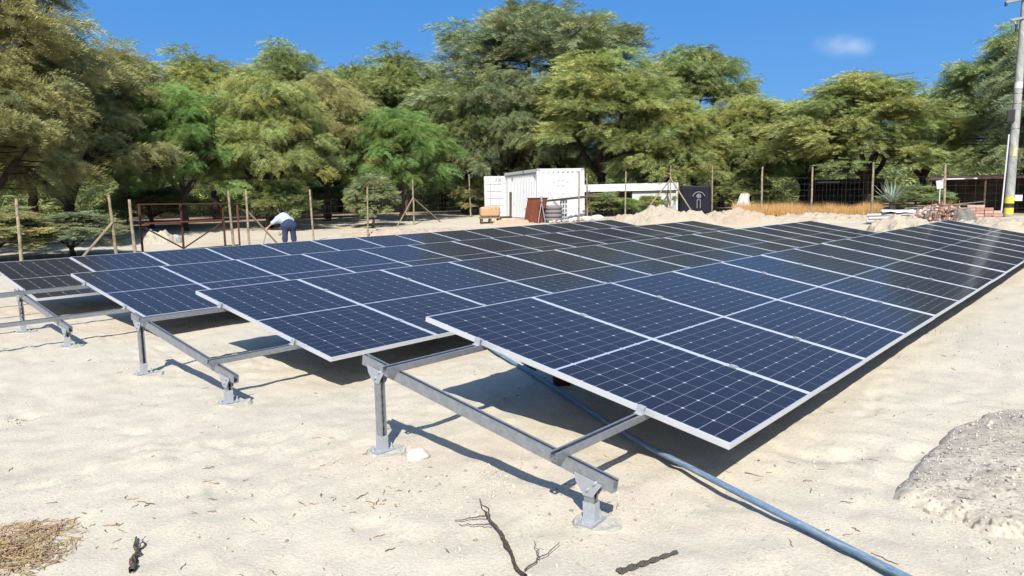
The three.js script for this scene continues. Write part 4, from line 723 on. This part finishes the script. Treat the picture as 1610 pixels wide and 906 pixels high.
// kinds at a nominal 10 m height and 5 m radius
const KIND = {
  umbrella: [1, 2].map(s => treeProto(s, { h: 10, r: 5, base: 0.17, clumps: 150, per: 42, spray: 0, flat: 0.42, size: 1 })),
  droop: [3, 4].map(s => treeProto(s, { h: 10, r: 5, base: 0.10, clumps: 150, per: 42, spray: 1, flat: 0.6, size: 1 })),
  airy: [5].map(s => treeProto(s, { h: 10, r: 5, base: 0.30, clumps: 115, per: 40, spray: 0, flat: 0.36, size: 1 })),
  bush: [6, 7].map(s => treeProto(s, { h: 10, r: 5, base: 0.04, clumps: 70, per: 40, spray: 2, flat: 0.7, size: 1.9 })) };
const G1 = 'trees along the fence', G2 = 'trees in the wood behind';
for (const [k, v, leaf, deg, d, h, r, label, g] of [
  // kind, variant, leaf, bearing, distance, height, radius
  ['umbrella', 0, 'olive', 12.2, 31, 11.6, 4.7, 'very tall olive tree at the left edge, cut by the frame', G1],
  ['droop', 0, 'olive', 13.0, 28, 6.6, 3.4, 'brownish drooping tree beneath the very tall left one', G1],
  ['umbrella', 1, 'olive', 5, 32, 10.5, 5, 'olive tree outside the left edge', G1],
  ['droop', 1, 'olive', 17.5, 34, 7.8, 4.2, 'low yellowish olive tree behind the left wire fence', G1],
  ['umbrella', 1, 'olive', 20.6, 44, 10.2, 5.4, 'broad olive tree in the skyline left of the gate', G1],
  ['droop', 0, 'bright', 24.6, 35, 6.7, 3.0, 'fresh green tree with dark trunk behind the gate', G1],
  ['umbrella', 0, 'yellow', 26.8, 46, 10.6, 4.8, 'tall yellowish tree above the rusty gate', G1],
  ['droop', 1, 'yellow', 30.3, 36, 7.4, 3.5, 'yellowish drooping tree right of the gate', G1],
  ['umbrella', 1, 'green', 32.2, 52, 12.6, 4.4, 'round-topped green tree high above the bending person', G1],
  ['droop', 0, 'olive', 34.6, 41, 8.8, 4.0, 'greyish olive tree right of the bending person', G1],
  ['umbrella', 0, 'green', 36.6, 55, 12.4, 4.2, 'green tree low in the skyline dip', G1],
  ['droop', 1, 'bright', 40.3, 40, 7.0, 3.4, 'bright green drooping tree before the darker wood', G1],
  ['umbrella', 0, 'green', 40.6, 55, 13.0, 5.2, 'green tree rising left of the tallest crown', G1],
  ['airy', 0, 'grey', 51.2, 50, 15.4, 8.0, 'tallest grey-green tree, above and left of the container', G1],
  ['droop', 1, 'grey', 48.4, 46.5, 10.2, 4.6, 'grey-green tree before the trunk of the tallest one', G1],
  ['droop', 0, 'green', 45.2, 47, 9.6, 4.4, 'green tree hanging behind the open container door', G1],
  ['umbrella', 1, 'yellow', 56.0, 43, 10.2, 5.6, 'wide yellow-green tree right behind the container', G1],
  ['airy', 0, 'green', 62.6, 48, 11.9, 4.6, 'airy fine-twigged tree right of the tallest crown', G1],
  ['droop', 1, 'yellow', 60.6, 42.5, 7.2, 4.2, 'yellow-green tree above the white-roofed shelter', G1],
  ['droop', 0, 'yellow', 66.8, 45, 7.4, 4.6, 'low spreading yellow-green tree behind the dry grass', G1],
  ['umbrella', 0, 'yellow', 74.6, 40, 7.7, 4.5, 'dome-shaped green tree above the agave', G1],
  ['droop', 1, 'green', 71.0, 47, 7.6, 4.0, 'green tree left of the dome-shaped crown', G1],
  ['umbrella', 1, 'green', 83.2, 42, 9.3, 4.0, 'tall green tree left of the utility pole', G1],
  ['droop', 0, 'grey', 87.0, 37, 8.6, 4.0, 'grey-green tree at the right edge behind the utility pole', G1],
  ['umbrella', 0, 'grey', 15.5, 47, 9.6, 5.0, 'shaded tree in the shade behind the left fence', G2],
  ['droop', 1, 'green', 23, 58, 10.4, 5.2, 'shaded tree deep behind the gate', G2],
  ['droop', 0, 'grey', 29.5, 56, 9.8, 5.0, 'shaded tree deep behind the bending person', G2],
  ['droop', 1, 'green', 35.4, 60, 10.4, 5.2, 'shaded tree deep behind the grey-olive crown', G2],
  ['droop', 0, 'grey', 43.5, 60, 11.5, 5.6, 'shaded tree deep between bright green crown and container', G2],
  ['droop', 1, 'green', 52.5, 60, 10.6, 5.6, 'shaded tree deep behind the container', G2],
  ['droop', 0, 'grey', 59, 60, 9.0, 5.2, 'shaded tree deep behind the white-roofed shelter', G2],
  ['droop', 1, 'green', 65.0, 58, 8.6, 5.0, 'green tree deep behind the spreading yellow-green one', G2],
  ['droop', 0, 'grey', 70.6, 58, 8.4, 5.0, 'shaded tree deep behind the dry grass', G2],
  ['umbrella', 1, 'green', 78.4, 53, 7.9, 4.2, 'shaded tree in the gap left of the pole', G2],
  ['droop', 1, 'green', 84.5, 52, 9.0, 5.0, 'shaded tree deep behind the utility pole', G2],
  ['droop', 0, 'green', 92, 40, 10, 5, 'green tree outside the right edge', G1]])
  placeTree(KIND[k][v], label, 'tree', LEAF[leaf], deg, d, r / 5, h / 10 * (h > 15 ? 0.95 : h > 11.55 && d < 35 ? 1 : d > 38 ? 0.90 : 0.96), (deg * 7.3) % 6.28, g);
for (const [leaf, deg, d, h, r, label] of [
  ['grey', 17.6, 25.5, 1.35, 1.6, 'low dusty green shrub behind the left wire fence'], ['olive', 13.2, 25, 1.5, 1.8, 'dusty olive shrub at the left edge behind the fence'],
  ['green', 31.4, 35, 2.5, 1.5, 'leafy green shrub behind the bending person'], ['grey', 38.0, 36, 2.6, 1.3, 'pale green shrub left of the braced post'],
  ['green', 56.0, 38.0, 1.25, 1.3, 'dark hedge shrub right of the container'], ['bright', 57.9, 38.3, 0.9, 0.8, 'small green shrub before the white-roofed shelter'],
  ['yellow', 59.6, 38.6, 1.0, 0.9, 'thin yellowish shrub before the shelter wall'], ['olive', 62.0, 39.3, 1.5, 0.8, 'olive shrub between shelter wall and black load'], ['green', 77.9, 34.5, 1.25, 1.3, 'spiky green shrub behind the pale pipes'], ['green', 66.6, 43, 2.2, 1.7, 'dark green shrub behind the white sheet'],
  ['olive', 46.2, 45.5, 2.3, 1.6, 'olive shrub behind the tan pallet load'], ['green', 22.5, 38, 2.0, 2.2, 'shaded shrub deep behind the gate'], ['green', 34.5, 46, 2.0, 2.5, 'wide shaded shrub in the wood']])
  placeTree(KIND.bush[Math.round(deg) % 2], label, 'shrub', LEAF[leaf], deg, d, r / 5, h / 10, deg, 'shrubs by the fence', 'shrub');
{ // agave
  const [x, z] = P(76.4, 33.6), t = thing('agave', 'grey-green agave with long pointed leaves behind the fence', 'plant', x, H(x, z), z);
  const m = mat(0.20, 0.25, 0.20, 0.7);
  for (let i = 0; i < 34; i++) { const a = i * 2.4, e = lerp(0.25, 1.35, i / 34), L = rr(0.9, 1.2), g = new THREE.ConeGeometry(0.055, L, 5).translate(0, L / 2, 0).scale(1, 1, 0.35).rotateX(Math.PI / 2 - e).rotateY(a).translate(0, 0.55, 0); part('leaf', [g], m, t); }
  part('stem', [cyl(0.10, 0.13, 0.65, 0, 0.28, 0)], M.bark, t);
}
{ // the far wood that closes the view
  const N = 16000, im = new THREE.InstancedMesh(SPRAY[1], LEAF.green, N), m4 = new THREE.Matrix4(), q = new THREE.Quaternion();
  for (let i = 0; i < N; i++) { const deg = rr(-5, 108), d = rr(66, 92), [x, z] = P(deg, d), hm = 5.2 + 2.2 * n2(deg * 0.35, d * 0.05, 4); q.setFromEuler(new THREE.Euler(rr(-0.6, 0.6), rnd() * 6.3, rr(-0.5, 0.5))); const s = rr(2.4, 4.4); m4.compose(V(x, H(x, z) + hm * rnd(), z), q, V(s, s, s)); im.setMatrixAt(i, m4); const k = rr(0.6, 1.2); im.setColorAt(i, lin(k, k, k)); }
  stuff(im, 'far_wood', 'dense dark wood far behind the trees', 'wood');
}

renderer.render(scene, camera);
